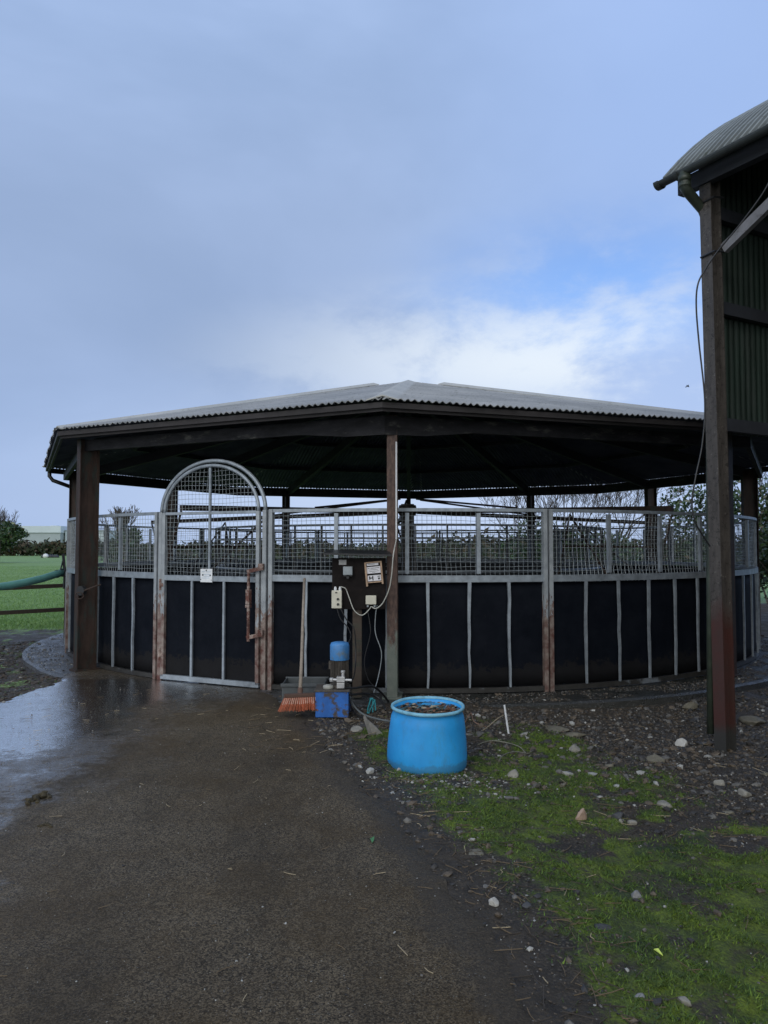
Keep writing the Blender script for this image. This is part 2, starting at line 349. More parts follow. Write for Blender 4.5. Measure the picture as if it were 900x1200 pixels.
# ------------------------------------------------------------------ concrete yard
def conc_mat():
    m = NT('wet worn concrete'); wet = m.attr('wet'); mud = m.attr('mud')
    big = m.ramp(m.noise(.8,6,.7), .3, .7, (.068,.055,.038), (.110,.090,.062))
    v = m.n('ShaderNodeTexVoronoi', _Scale=165); m.l(m.obj(), v.inputs['Vector'])
    hsv = m.n('ShaderNodeSeparateColor'); m.l(v.outputs['Color'], hsv.inputs[0])
    ag = m.ramp(hsv.outputs[0], .15, .95, (.38,.37,.36), (2.2,2.15,2.05)); c = m.mix(1.0, big, ag, 'MULTIPLY')
    sp = m.math('MULTIPLY', m.ramp(hsv.outputs[1], .93, .95), m.ramp(v.outputs['Distance'], .25,.4,(1,1,1),(0,0,0))); c = m.mix(sp, c, (.26,.25,.22))
    br = m.ramp(m.noise(1.1,5,.7), .42, .62); c = m.mix(m.math('MULTIPLY', br, .55), c, (.075,.050,.022)); st = m.ramp(m.noise(1.3,7,.75,stretch=(1.6,.5,1)), .48, .7); c = m.mix(m.math('MULTIPLY', st, .6), c, (.022,.018,.013))
    dk = m.ramp(m.noise(130,4,.8), .5, .64); c = m.mix(m.math('MULTIPLY', dk, .7), c, (.012,.010,.008))
    mu = m.ramp(m.math('ADD', mud, m.math('MULTIPLY', m.math('SUBTRACT', m.noise(6,7,.8), .5), 1.2)), .4, .75); c = m.mix(m.math('MULTIPLY', mu, .6), c, (.050,.044,.037))
    m.col(c)
    w2 = m.math('ADD', wet, m.math('MULTIPLY', m.math('SUBTRACT', m.noise(2.4,8,.78), .5), 1.7)); rr = m.ramp(w2, .25, .8, (.55,)*3, (.07,)*3); m.rough(rr); m.l(m.math('ADD', 1.42, m.math('MULTIPLY', m.ramp(w2,.45,.9), 3.4)), m.b.inputs['IOR']); m.l(m.ramp(w2,.35,.9,(.22,)*3,(1,)*3), m.b.inputs['Specular IOR Level'])
    bs = m.n('ShaderNodeBump', _Distance=.012); m.l(m.noise(70,7,.8), bs.inputs['Height']); m.l(m.ramp(w2, .3,.9,(.8,)*3,(.12,)*3), bs.inputs['Strength'])
    b2 = m.n('ShaderNodeBump', _Distance=.02, _Strength=.25); m.l(m.noise(11,5,.7,stretch=(1,2.4,1)), b2.inputs['Height']); m.l(bs.outputs[0], b2.inputs['Normal']); m.l(b2.outputs[0], m.b.inputs['Normal'])
    return m.m
yx = np.concatenate([np.arange(-14,-7,.2), np.arange(-7,2.6,.03)]); yy = np.concatenate([np.arange(-3,1.5,.2), np.arange(1.5,10.3,.03)])
X, Y = np.meshgrid(yx, yy); s_ = sdist(X, Y, POLY)+.22*(fbm(X*2.2,Y*2.2,5)-.5)+.12*(fbm(X*12,Y*12,6)-.5)
Z = .004+.012*(fbm(X*.9,Y*.9,8)-.5)*sst(10,7.5,Y)+.004*(fbm(X*9,Y*9,12)-.5)-.02*sst(.07,.0,s_)
Z = np.where(np.hypot(X-CX,Y-CY) < RS+.1, np.maximum(Z,.0045), Z)
wet = sst(-.8,-3.2,X)*sst(9.5,8.4,Y)*(.72+.25*sst(4.5,6.5,Y))+.45*sst(7.0,8.2,Y)*sst(1,-3.5,X)
gp = gnd(20,850); wet = np.maximum(wet, 1.6*np.exp(-(((X-gp.x)/1.1)**2+((Y-gp.y)/1.0)**2)))
mud = np.maximum(sst(.38,.02,s_)*(X > -1.5), .75*sst(7.0,8.0,Y)*sst(-5,-3.2,X))
nx, ny = len(yx), len(yy); idx = np.arange(nx*ny).reshape(ny,nx)
Q = np.stack([idx[:-1,:-1],idx[:-1,1:],idx[1:,1:],idx[1:,:-1]],-1).reshape(-1,4); keep = (s_.ravel() > 0)[Q].all(1); Q = Q[keep]
used = np.unique(Q); mp_ = -np.ones(nx*ny, int); mp_[used] = np.arange(len(used))
setp(npmesh('concrete_yard', np.stack([X.ravel(),Y.ravel(),Z.ravel()],1)[used], mp_[Q], conc_mat(), attrs={'wet':wet.ravel()[used],'mud':mud.ravel()[used]}, smooth=True), kind='structure')
# ------------------------------------------------------------------ round slab
def slab_mat():
    m = NT('damp slab concrete'); c = m.ramp(m.noise(3,7,.75), .3, .7, (.05,.053,.056), (.13,.135,.14))
    ms = m.ramp(m.noise(5,7,.8), .42, .62)
    sx = m.n('ShaderNodeSeparateXYZ'); m.l(m.obj(), sx.inputs[0]); fr = m.math('MULTIPLY', m.ramp(sx.outputs[0], -.03, .03), m.ramp(m.math('MULTIPLY', sx.outputs[1], -1), .45, .5))
    c = m.mix(m.math('MULTIPLY', ms, .75), c, (.025,.025,.02)); c = m.mix(m.math('MULTIPLY', m.ramp(m.math('ADD', sx.outputs[0], m.math('MULTIPLY', m.noise(2,5), 1.5)), 0, .9), .93), c, (.013,.014,.009))
    c = m.mix(m.ramp(m.noise(38,6,.8), .5,.62), c, (.015,.016,.018)); c = m.mix(m.ramp(m.noise(50,5,.8), .60,.66), c, (.3,.3,.31)); m.col(c); m.rough(m.ramp(m.noise(4,6,.7), .35,.6,(.12,)*3,(.5,)*3)); m.b.inputs['IOR'].default_value = 1.7; m.bump(m.noise(30,7,.85), .9, .02); return m.m
mb = MB(); NS = 160; vs = []
for r_, z_ in ((RS-.03,-.35),(RS-.01,-.02),(RS-.04,0),(0.01,0)):
    for k in range(NS):
        a = 2*PI*k/NS; j = .03*(noise.noise(Vector((math.cos(a)*6,math.sin(a)*6,0))))+.012*noise.noise(Vector((math.cos(a)*40,math.sin(a)*40,2)))
        rr = r_+(j if r_ > 1 else 0); vs.append((rr*math.cos(a), rr*math.sin(a), z_))
fs = [(i*NS+k, i*NS+(k+1)%NS, (i+1)*NS+(k+1)%NS, (i+1)*NS+k) for i in range(3) for k in range(NS)]
mb.add(vs, fs); o = mb.build('concrete_slab', slab_mat(), local=True, loc=(CX,CY,0)); setp(o, kind='structure')
# walking track sand inside
sandm = pbr('dark track sand', (.05,.042,.035), .9, 0, .4, 3, .6, 20)
mb = MB(); mb.lathe([(RW-.08,.012),(3.45,.012)], (0,0,0), 96); setp(mb.build('walking_track', sandm, local=True, loc=(CX,CY,0)), kind='structure')
# ------------------------------------------------------------------ wall panels
A0 = ang(315); AG = ang(187); gatew = (A0-AG)%(2*PI); NP = 11; PW = (2*PI-gatew)/NP
ZT, ZM = 1.935, 1.205
def arc_rail(mb, r, z, w, h, a0, a1, n, C0):
    pts = [(a0+(a1-a0)*i/n) for i in range(n+1)]
    vs = []
    for a in pts:
        for dr, dz in ((-w/2,-h/2),(w/2,-h/2),(w/2,h/2),(-w/2,h/2)):
            vs.append((( r+dr)*math.cos(a)-C0, (r+dr)*math.sin(a), z+dz))
    fs = [(i*4+k, i*4+(k+1)%4, (i+1)*4+(k+1)%4, (i+1)*4+k) for i in range(n) for k in range(4)]+[(3,2,1,0),tuple(n*4+k for k in range(4))]
    mb.add(vs, fs)
def make_panel(seed, mid=0.0, name='wall_panel'):
    rd = random.Random(seed)
    root = thing(name, tuple(cpt(mid, RW)), '', '', mid)
    h = PW/2-.0022
    P = lambda a, r, z: Vector((r*math.cos(a)-RW, r*math.sin(a), z))
    def ax(a): return (Vector((math.cos(a),math.sin(a),0)), Vector((-math.sin(a),math.cos(a),0)), Vector((0,0,1)))
    mb = MB(); arc_rail(mb, RW, ZT, .04, .035, -h, h, 16, RW); arc_rail(mb, RW, ZM, .05, .07, -h, h, 16, RW);     mb.build('frame', galv, root, local=True)
    mb = MB(); arc_rail(mb, RW, .035, .04, .05, -h, h, 16, RW); mb.build('bottom_rail', galv_d, root, local=True)
    for sgn in (-1,1):
        a = sgn*(h-.0036); mb = MB(); mb.box(P(a,RW+.003,(ZT+.0)/2), (.055,.044,ZT+.03), ax(a)); mb.build('end_post', galv_r, root, local=True)
    for k in (1,2,3):
        a = -h+2*h*k/4; mb = MB(); mb.box(P(a,RW,(ZM+ZT)/2+.01), (.036,.042,ZT-ZM-.085), ax(a)); mb.build('upright', galv, root, local=True)
    for k in range(1,7):
        a = -h+2*h*k/7; mb = MB(); n = 7; vs = []
        for i in range(n):
            z = ZM-.037-(ZM-.10)*i/(n-1); w = (.017-.007*(i/(n-1))+rd.uniform(-.002,.002)); d = rd.uniform(-.006,.006)
            X_, T_, _ = ax(a); c = P(a,RW+.022,z)+T_*d
            vs += [c-T_*w-X_*.012, c+T_*w-X_*.012, c+T_*w+X_*.012, c-T_*w+X_*.012]
        fs = [(i*4+q, i*4+(q+1)%4, (i+1)*4+(q+1)%4, (i+1)*4+q) for i in range(n-1) for q in range(4)]+[(3,2,1,0),tuple((n-1)*4+q for q in range(4))]
        mb.add(vs, fs); mb.build('stanchion', galv, root, local=True)
    # rubber sheet, slightly bellied between stanchions
    mb = MB(); na, nz = 84, 8; vs = []
    for i in range(na+1):
        a = -h+.002+2*(h-.002)*i/na
        for j in range(nz+1):
            z = .065+(ZM-.11)*j/nz; b = .012*math.sin(PI*((i*7/na)%1))*math.sin(PI*j/nz)+.004*noise.noise(Vector((a*20,z*4,seed)))
            vs.append(P(a, RW-.028+b*.6, z))
    fs = [(i*(nz+1)+j, (i+1)*(nz+1)+j, (i+1)*(nz+1)+j+1, i*(nz+1)+j+1) for i in range(na) for j in range(nz)]
    mb.add(vs, fs); o = mb.build('rubber_sheet', rubber, root, local=True, smooth=True)
    sm = o.modifiers.new('thickness','SOLIDIFY'); sm.thickness = .01
    # welded mesh
    nwv = int(2*h*RW/.052); nzs = 8; mb = MB(); z0, z1 = ZM+.03, ZT-.015
    def off(a, z):
        f = .6*sum(math.exp(-((a-h*c)/(.3*h))**2)*amp for c, amp in bow); t = (z-z0)/(z1-z0)
        return f*math.sin(PI*min(1,t*1.0))**1*(1.3-t)
    bow = [(rd.uniform(-1,1), rd.uniform(-.06,.02)) for _ in range(3)]+[(rd.uniform(-.8,.8),rd.uniform(-.05,-.02))]
    wt = .0021
    for i in range(nwv+1):
        a = -h+2*h*i/nwv; ph = rd.uniform(0,6)
        pts = []
        for j in range(nzs+1):
            z = z0+(z1-z0)*j/nzs; t = j/nzs
            da = (.0004+.0009*abs(off(a,z))/.03)*math.sin(7*t+ph*.15+a*30)*math.sin(PI*t)
            pts.append(P(a+da, RW-.01+off(a,z), z))
        mb.tube(pts, wt, 4, cap=False)
    for j in range(1, 14):
        z = z0+(z1-z0)*j/14
        mb.tube([P(-h+2*h*i/40, RW-.006+off(-h+2*h*i/40,z), z+.012*noise.noise(Vector((i*.25,j*.6,seed)))) for i in range(41)], wt, 4, cap=False)
    mb.build('wire_mesh', wire, root, local=True)
    return root
labels = {0:'curved galvanised wall panel of mesh over black rubber behind the control board, between arched gate and rusty joint',
 1:'curved wall panel with bowed mesh between the rusty joint and the tall barn post',
 2:'rightmost curved wall panel with narrow bays, seen right of the tall barn post',
 10:'wall panel immediately left of the arched gate, beside the wide brown corner post',
 9:'leftmost wall panel, seen steeply edge on beside the green field'}
FARL = 'mesh and black rubber wall panel on the far side of the round pen'
protos = [make_panel(3), make_panel(8), make_panel(15)]; reg()
for k in range(NP):
    mid = A0+PW*(k+.5); src = {0:0, 1:1, 2:2}.get(k, k%3)
    o = protos[k] if k < 3 else copy_tree(protos[src])
    o.location = cpt(mid, RW); o.rotation_euler = (0,0,mid)
    setp(o, labels.get(k, FARL), 'wall panel', 'wall panels round the horse walker')
# ------------------------------------------------------------------ arched gateway + gate
g0 = cpt(AG+.002, RW+.005); g1 = cpt(A0-.002, RW+.005); gm = (g0+g1)/2; gd = (g1-g0); GW = gd.length; ga = math.atan2(gd.y, gd.x)
way = thing('arched_gateway', tuple(gm), 'fixed arched steel frame with rust stained posts around the mesh gate', 'gateway', ga)
def tb(mb, pts, w, **k): mb.tube(pts, w, 8, **k)
for sgn, nm in ((-1,'post'),(1,'post')):
    mb = MB(); mb.box((sgn*(GW/2-.028), 0, ZT/2), (.05,.055,ZT+.02)); mb.box((sgn*(GW/2-.058), -.012, ZT/2-.3), (.018,.03,ZT-.6))
    mb.build('post', galv_r, way, local=True, bevel=.004)
mb = MB(); ra = GW/2-.028; AF = .585/ra; print('GW',GW,'seam',math.degrees(ang(641)-A0),math.degrees(PW)); mb.tube([(ra*math.cos(t),0,ZT+ra*AF*math.sin(t)) for t in np.linspace(0,PI,33)], .0225, 10); mb.build('arch', galv, way, local=True, smooth=True)
gate = thing('arched_gate', (gm.x+.01*math.sin(ga), gm.y-.01*math.cos(ga), 0), 'arched mesh and rubber gate leaf with white notice on its middle rail', 'gate', ga)
hw = GW/2-.098
for sgn in (-1,1): mb = MB(); mb.box((sgn*hw, -.02, .045+(ZT-.045)/2), (.045,.045,ZT-.045)); mb.build('side_frame', galv_r, gate, local=True, bevel=.004)
mb = MB(); mb.box((0,-.02,.045), (2*hw+.045,.045,.055)); mb.box((0,-.022,ZM-.02), (2*hw-.045,.045,.06)); mb.box((0,-.02,ZT-.01), (2*hw-.045,.035,.032))
mb.box((0.0,-.024,(ZM+ZT+hw*AF)/2), (.026,.026,ZT+hw*AF-ZM-.05))
mb.build('frame', galv, gate, local=True, bevel=.003)
mb = MB(); mb.tube([(hw*math.cos(t),-.02,ZT+hw*AF*math.sin(t)) for t in np.linspace(0,PI,33)], .020, 10); mb.build('arch', galv, gate, local=True, smooth=True)
for f in (-.36,.32): mb = MB(); mb.box((hw*f,-.03,(ZM+.03)/2), (.026,.024,ZM-.08)); mb.build('stanchion', galv, gate, local=True)
mb = MB(); mb.box((0,.012,(ZM+.03)/2), (2*hw-.03,.012,ZM-.06)); mb.build('rubber_sheet', rubber, gate, local=True)
mb = MB(); 
for i in range(int(2*hw/.052)+1):
    x = -hw+.026+i*.052; zt = ZT+math.sqrt(max(0,hw*hw-x*x))*AF
    if zt > ZM+.1: mb.tube([(x+.004*math.sin(z_*9+i),-.005+.012*math.sin(z_*6+x*9),z_) for z_ in np.linspace(ZM, zt, 12)], .0021, 4, cap=False)
z = ZM+.05
while z < ZT+hw*AF-.03:
    xx = hw if z < ZT else math.sqrt(max(0,hw*hw-((z-ZT)/AF)**2)); mb.tube([(x_,-.001+.012*math.sin(z*6+x_*9),z+.004*math.sin(x_*8+z*5)) for x_ in np.linspace(-xx,xx,14)], .0021, 4, cap=False); z += .052
mb.build('wire_mesh', wire, gate, local=True)
for z_ in (1.10,.30): 
    mb = MB(); mb.tube([(-GW/2+.065,-.045,z_-.06),(-GW/2+.065,-.045,z_+.07)], .016, 8); mb.box((-GW/2+.08,-.04,z_), (.06,.012,.04)); mb.build('hinge', rust, gate, local=True)
# drop latch: vertical rusty bar on two brackets
lt = MB(); lx = hw-.07; lt.tube([(lx,-.10,ZM+.06),(lx,-.10,.52)], .017, 8); lt.box((lx,-.10,1.0),(.045,.045,.16)); lt.box((lx,-.10,.9),(.05,.05,.03))
L_ = lt.build('latch_bar', rust, gate, local=True, smooth=False)
for z_ in (ZM+.07,.56):
    lt = MB(); lt.beam((lx-.02,-.10,z_),(GW/2-.03,-.05,z_+.035),.03,.04); lt.box((GW/2-.045,-.045,z_+.05),(.06,.03,.07)); lt.build('latch_bracket', rust, gate, local=True)
# notice on gate
no = thing('notice_sign', tuple(gate.location+Vector((math.cos(ga)*-.02, math.sin(ga)*-.02, ZM-.035))), 'small white square notice wired to the middle rail of the arched gate', 'notice', ga)
mb = MB(); mb.box((0,-.052,.05), (.165,.005,.15)); mb.build('plate', whitep, no, local=True, bevel=.001)
mb = MB(); 
for x_,z_,w_,h_ in ((0,.107,.012,.018),(-.048,.056,.018,.016),(.055,.052,.016,.016),(-.076,.005,.01,.01),(.07,.0,.008,.01)): mb.box((x_,-.0555,z_),(w_,.002,h_))
mb.build('dark_marks', blackp, no, local=True)
mb = MB()
for i, (x0_,w_) in enumerate(((-.04,.05),(.035,.06),(0,.11),(.01,.09),(-.01,.1))): mb.box((x0_,-.0552,.092-(0 if i < 2 else (i-1)*.02)-(.0 if i<2 else .01)),(w_,.0012,.005))
mb.build('faint_lines', pbr('faded blue print', (.33,.42,.5), .6), no, local=True)
# ------------------------------------------------------------------ shelter (roof on posts)
sh = thing('round_shelter', (CX,CY,0), 'low octagonal horse walker shelter with grey corrugated roof on brown steel posts', 'shelter')
ZE = 2.985; APX = Vector((CX+.02, CY, 4.50))
corners = [(-94,6.30),(-136,6.22),(178,6.62),(131,6.3),(86,6.2),(41,6.3),(-2,6.62),(-47.5,6.35)]
CP = [cpt(R(a), r, ZE) for a, r in corners]
mb = MB(); mu_ = MB()
for i in range(8):
    a, b = CP[i], CP[(i+1)%8]; e = (b-a); L = e.length; e.normalize(); t = (APX-a).dot(e); foot = a+e*t; up = (APX-foot); H = up.length; up.normalize(); nrm = e.cross(up).normalized()
    if nrm.z < 0: nrm = -nrm
    n = int(L/.0125); vs = []; 
    for k in range(n+1):
        u = L*k/n; h_ = H*(u/t if u < t else (L-u)/(L-t)); w_ = .011*math.cos(2*PI*u/.075)+.011
        base = a+e*u; q = .008*math.sin(u*37.1+i)+ (.014 if (int(u/.7)%2) else 0)
        vs += [base-up*q+nrm*w_, base+up*h_+nrm*w_, base-up*q+nrm*(w_-.007), base+up*h_+nrm*(w_-.007)]
    fs = []; fu = []
    for k in range(n):
        fs += [(k*4,(k+1)*4,(k+1)*4+1,k*4+1),(k*4,k*4+2,(k+1)*4+2,(k+1)*4)]; fu += [(k*4+2,k*4+3,(k+1)*4+3,(k+1)*4+2)]
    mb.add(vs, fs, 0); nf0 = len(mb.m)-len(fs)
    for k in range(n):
        if (k % 6) in (2,3): mb.m[nf0+2*k] = 2  # valley faces take the painted shade colour
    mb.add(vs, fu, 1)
mb.build('roof', [roofm, underm, shadem], sh)
for i in range(8):                     # hip caps
    a = CP[i]; d = APX-a; n_ = Vector((0,0,1)); d0 = .985 if i == 0 else .862
    s0 = a+d*.004+Vector((0,0,.032)); s1 = a+d*d0+Vector((0,0,.034 if i == 0 else .06)); sd = Vector((0,0,1)).cross(d).normalized()
    mb = MB(); W_ = .16 if i == 0 else .14
    drop = -.035
    vs = []
    for p in (s0, s1): vs += [p-sd*W_+Vector((0,0,drop)), p+Vector((0,0,.012)), p+sd*W_+Vector((0,0,drop)), p-sd*W_+Vector((0,0,drop-.012)), p+Vector((0,0,-.002)), p+sd*W_+Vector((0,0,drop-.012))]
    mb.add(vs, [(0,1,7,6),(1,2,8,7),(3,9,10,4),(4,10,11,5),(0,6,9,3),(2,5,11,8),(0,3,4,1),(1,4,5,2),(6,7,10,9),(7,8,11,10)]); mb.build('ridge_cap', capm, sh)
def ring(name, rin, zt, zb, th, mt):
    for i in range(8):
        a, b = [cpt(R(corners[j][0]), corners[j][1]+rin, 0) for j in (i,(i+1)%8)]
        d = (b-a).normalized(); n_ = Vector((-d.y,d.x,0)); 
        if n_.dot(Vector((CX,CY,0))-a) < 0: n_ = -n_
        mb = MB(); mb.prism([a+Vector((0,0,zb)), b+Vector((0,0,zb)), b+Vector((0,0,zt)), a+Vector((0,0,zt))], n_*th); mb.build(name, mt, sh)
ring('fascia', -.07, ZE-.012, ZE-.105, .03, fasc)
ring('eaves_beam', -.36, ZE-.10, ZE-.235, .06, beam_m)
ring('gutter', -.03, ZE-.02, ZE-.075, .035, fasc)
# haunch plates below the beam at the near corner
for dj in (1,-1):
    a = cpt(R(-94), 6.3-.37, ZE-.234); b = cpt(R(corners[dj][0]), corners[dj][1]-.37, ZE-.234); d = (b-a).normalized(); n_ = Vector((0,.03,0))
    mb = MB(); mb.prism([a+Vector((0,-.005,.03)), a+Vector((0,-.005,-.06)), a+d*.45+Vector((0,-.005,-.055)), a+d*1.0+Vector((0,-.005,0.0)), a+d*1.0+Vector((0,-.005,.03))], n_); mb.build('haunch', beam_m, sh)
# I-section posts
def ipost(mb, p, z0, z1, a, depth=.25, fw=.105, t=.012):
    X_ = Vector((math.cos(a),math.sin(a),0)); T_ = Vector((-math.sin(a),math.cos(a),0)); Z_ = Vector((0,0,1)); h = z1-z0; c = Vector((p.x,p.y,(z0+z1)/2))
    mb.box(c, (depth-2*t-.001, t, h), (X_,T_,Z_))
    for s in (-1,1): mb.box(c+X_*s*(depth/2-t/2), (t, fw, h), (X_,T_,Z_))
def farang(px, r=RP):
    u = (px-450)/F; A = u*u+1; B = -2*(u*CX+CY); C = CX*CX+CY*CY-r*r
    Y_ = (-B+math.sqrt(max(0,B*B-4*A*C)))/(2*A); return math.atan2(Y_-CY, u*Y_-CX)
posts = [(ang(459.5,RP+.1),RP,npm,0),(R(-135.9),5.80,steelb,0),(R(178),6.0,steelb,.0)]
posts += [(farang(p),RP,steelb,0) for p in (201,335,479,622,763)]+[(R(-3),5.98,steelb,0),(R(-50.5),RP,steelb,0)]
for a, r_, mt, _ in posts:
    p = cpt(a, r_); mb = MB(); ipost(mb, p, -.02, ZE-.11+max(0,(6.0-r_)*.1), a, .25 if r_ < 6.05 else .28); mb.box((p.x,p.y,.012),(.32,.2,.02),(Vector((math.cos(a),math.sin(a),0)),Vector((-math.sin(a),math.cos(a),0)),Vector((0,0,1))))
    mb.build('post', mt, sh)
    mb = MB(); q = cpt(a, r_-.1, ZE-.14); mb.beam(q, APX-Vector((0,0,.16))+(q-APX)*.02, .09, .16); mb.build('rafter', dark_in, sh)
for f in (.25,.5,.75):
    for i in range(8):
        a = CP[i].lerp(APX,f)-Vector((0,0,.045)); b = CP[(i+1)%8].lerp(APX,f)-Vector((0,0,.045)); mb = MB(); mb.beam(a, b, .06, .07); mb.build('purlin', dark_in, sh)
# downpipe elbow on left
mb = MB(); mb.tube([at(58,547,13.9), at(58,558,13.9), at(62,563,13.9), at(84,571,14.0)], .035, 10); mb.build('downpipe', blackp, sh, smooth=True)
# white conduit on the near post
pn = cpt(posts[0][0], RP+.13); mb = MB(); mb.tube([Vector((pn.x+.045,pn.y-.012,z_)) for z_ in (2.62,2.2,1.62)], .009, 8); mb.build('conduit', whitep, sh)
# ring and strap on the left post
pa = posts[1][0]; q = cpt(pa, 5.93, 1.02); lk = thing('tie_ring', tuple(q), 'round black lock with grey strap fixed to the left brown post', 'lock')
c_ = at(97.5,692,9.62); mb = MB(); X_ = Vector((.3,.1,0)).normalized()
mb.tube([c_+Vector((0,-.0,0)), c_+Vector((-.02,-.05,0))], .06, 20); mb.build('lock_body', blackp, lk)
mb = MB(); mb.tube([c_+Vector((.03,-.06,.0)), at(112,687,9.6), at(118,685,9.63)], .011, 6); mb.tube([at(93,698,9.5)+Vector((.05*math.cos(t),0,.04*math.sin(t))) for t in np.linspace(0,2*PI,18)], .007, 6, cap=False); mb.build('strap', steelb, lk)
# ------------------------------------------------------------------ inner ring, hub, separators
inn = thing('inner_ring_fence', (CX,CY,0), 'inner ring fence of dark boards and open rails inside the round pen', 'fence')
RI = 3.35
mb = MB()
for z_, w_ in ((1.84,.035),(1.66,.025),(1.2,.05)): mb.tube([cpt(2*PI*k/72,RI,z_) for k in range(73)], w_/2, 6, cap=False)
mb.build('rail', galv, inn)
mb = MB()
for k in range(48): mb.box(cpt(2*PI*k/48,RI,.92), (.022,.022,1.84), (Vector((math.cos(2*PI*k/48),math.sin(2*PI*k/48),0)),Vector((-math.sin(2*PI*k/48),math.cos(2*PI*k/48),0)),Vector((0,0,1))))
mb.build('balusters', pbr('dull grey bars', (.07,.075,.08), .6), inn)
mb = MB(); mb.lathe([(RI-.03,.02),(RI-.03,1.18),(RI-.045,1.18),(RI-.045,.02)], (CX,CY,0), 72); mb.build('boards', pbr('grey kick boards', (.035,.038,.042), .7, 0, .5, 2, .2), inn, smooth=False)
hub = thing('walker_hub', (CX,CY,0), 'central steel mast with long horizontal arms inside the round pen', 'horse walker')
mb = MB(); mb.tube([(CX,CY,0),(CX,CY,2.3)], .12, 14); mb.lathe([(.001,2.30),(.15,2.28),(.17,2.2),(.15,2.1),(.001,2.08)], (CX,CY,0), 20); mb.build('mast', dirtym, hub)
for k in range(5):
    a = R(20+72*k); mb = MB(); mb.beam(cpt(a,.2,2.16), cpt(a,5.2,2.02), .06, .07); mb.beam(cpt(a,.25,2.38), cpt(a,2.6,2.13), .03,.03); mb.build('arm', steelb, hub)
for k, lb in enumerate(('separator frame hanging inside the pen at right rear','separator frame hanging inside the pen at centre rear','separator frame hanging inside the pen at left','separator frame hanging inside pen nearest behind the gate','separator frame hanging inside the pen at right front')):
    a = R(20+72*k); g = thing('separator_frame', tuple(cpt(a,4.4,.4)), lb, 'separator', 0, 'swinging separators between the horses')
    mb = MB(); p0, p1 = cpt(a,3.6,2.0), cpt(a,5.2,1.98); q0, q1 = cpt(a-.12,3.6,.5), cpt(a-.12,5.2,.5)
    for A_, B_ in ((p0,q0),(p1,q1),(q0,q1),(p0,q1),(p0.lerp(q0,.3),p1.lerp(q1,.3))): mb.tube([A_,B_], .015, 6)
    mb.build('frame', steelb, g)
    mb = MB()
    for t in np.linspace(.05,.95,18): mb.tube([p0.lerp(p1,t).lerp(q0.lerp(q1,t),.3), q0.lerp(q1,t)], .003, 3)
    for t in np.linspace(.3,1,10): mb.tube([p0.lerp(q0,t), p1.lerp(q1,t)], .003, 3)
    mb.build('wire_mesh', wire, g)
# ------------------------------------------------------------------ control board
YB = 7.80
cb = thing('control_board', tuple(gnd(418,817)), 'dark timber control board on a short post beside the rusty centre post', 'control board')
def px_box(mb, x0, y0, x1, y1, Y_, th, m=0):
    a = at(x0,y1,Y_); b = at(x1,y0,Y_); mb.box(((a.x+b.x)/2, Y_+th/2, (a.z+b.z)/2), (b.x-a.x, th, b.z-a.z), m=m)
mb = MB(); px_box(mb, 389,654,452,714, YB, .03); mb.build('backboard', woodp, cb, bevel=.003)
mb = MB(); mb.prism([at(379,650,YB-.12), at(459,652,YB-.12), at(456,647,YB+.14), at(384,646,YB+.14)], (0,0,.018)); mb.build('lid', blackp, cb)
mb = MB(); px_box(mb, 413,714,424,818, YB+.04, .09); mb.build('post', wood, cb, bevel=.004)
def ebox(name, x0,y0,x1,y1, mt, th=.07, label=None):
    mb = MB(); px_box(mb, x0,y0,x1,y1, YB-th-.001, th); o = mb.build(name, mt, cb, bevel=.006)
    if label: o['label'] = label
    return o
e = ebox('label_plate', 397,656,406,662, pbr('grey label', (.3,.3,.3), .5), .006)
e = ebox('switch_box', 402,664,413,674, greyp, .06, 'grey isolator box with round knob')
mb = MB(); c_ = at(407.5,676.5,YB-.05); mb.tube([c_, c_-Vector((0,.03,0))], .014, 12); mb.box(at(404.5,674.2,YB-.03), (.03,.03,.02)); mb.box(at(411,674.2,YB-.03), (.03,.03,.02)); mb.build('knob', blackp, e)
e = ebox('button_station', 388.5,692,400.5,713, creamp, .06, 'cream push button station with two cable glands')
mb = MB()
for px_, py_ in ((396,702),(396,708)): c_ = at(px_,py_,YB-.06); mb.tube([c_, c_-Vector((0,.018,0))], .012, 12)
c_ = at(394,694.5,YB-.062); mb.box(c_,(.02,.004,.012)); mb.build('button', blackp, e)
mb = MB()
for px_ in (393,398.5): mb.tube([at(px_,692,YB-.03), at(px_,690,YB-.03), at(px_,687.5,YB-.03)], [.013,.015,.009], 10)
mb.build('cable_gland', whitep, e)
e = ebox('junction_box', 428.5,698,441,708.5, creamp, .055, 'square cream junction box')
mb = MB()
for px_ in (431,439): mb.box(at(px_,710,YB-.03), (.018,.03,.022))
mb.build('cable_gland', greyp, e)
# notice frame
nf = thing('notice_poster', tuple(at(438,684,YB)), 'white paper poster in a pale wooden frame pinned crookedly to the control board', 'poster')
def rot2(px_, py_, ang_=-5): a = R(ang_); dx, dy = px_-438, py_-671; return (438+dx*math.cos(a)-dy*math.sin(a), 671+dx*math.sin(a)+dy*math.cos(a))
def qd(mb, x0,y0,x1,y1, Yq, th, m=0):
    P_ = [at(*rot2(x,y), Yq) for x, y in ((x0,y1),(x1,y1),(x1,y0),(x0,y0))]; mb.prism(P_, (0,th,0), m)
frm = pbr('pale bare wood', (.36,.25,.17), .7, 0, .3, 12, .2); paper = pbr('white paper', (.66,.66,.7), .7, 0, .08, 20, .05)
mb = MB(); qd(mb,427.8,658.5,430,686.5,YB-.035,.03); qd(mb,446.3,658,448.3,685,YB-.035,.03); qd(mb,430,658.2,446.3,659.6,YB-.034,.028); qd(mb,430,681.6,446.3,682.8,YB-.034,.028); mb.build('frame', frm, nf)
mb = MB(); qd(mb,430,659.6,446.3,681.6,YB-.02,.012); mb.build('backing', woodp, nf)
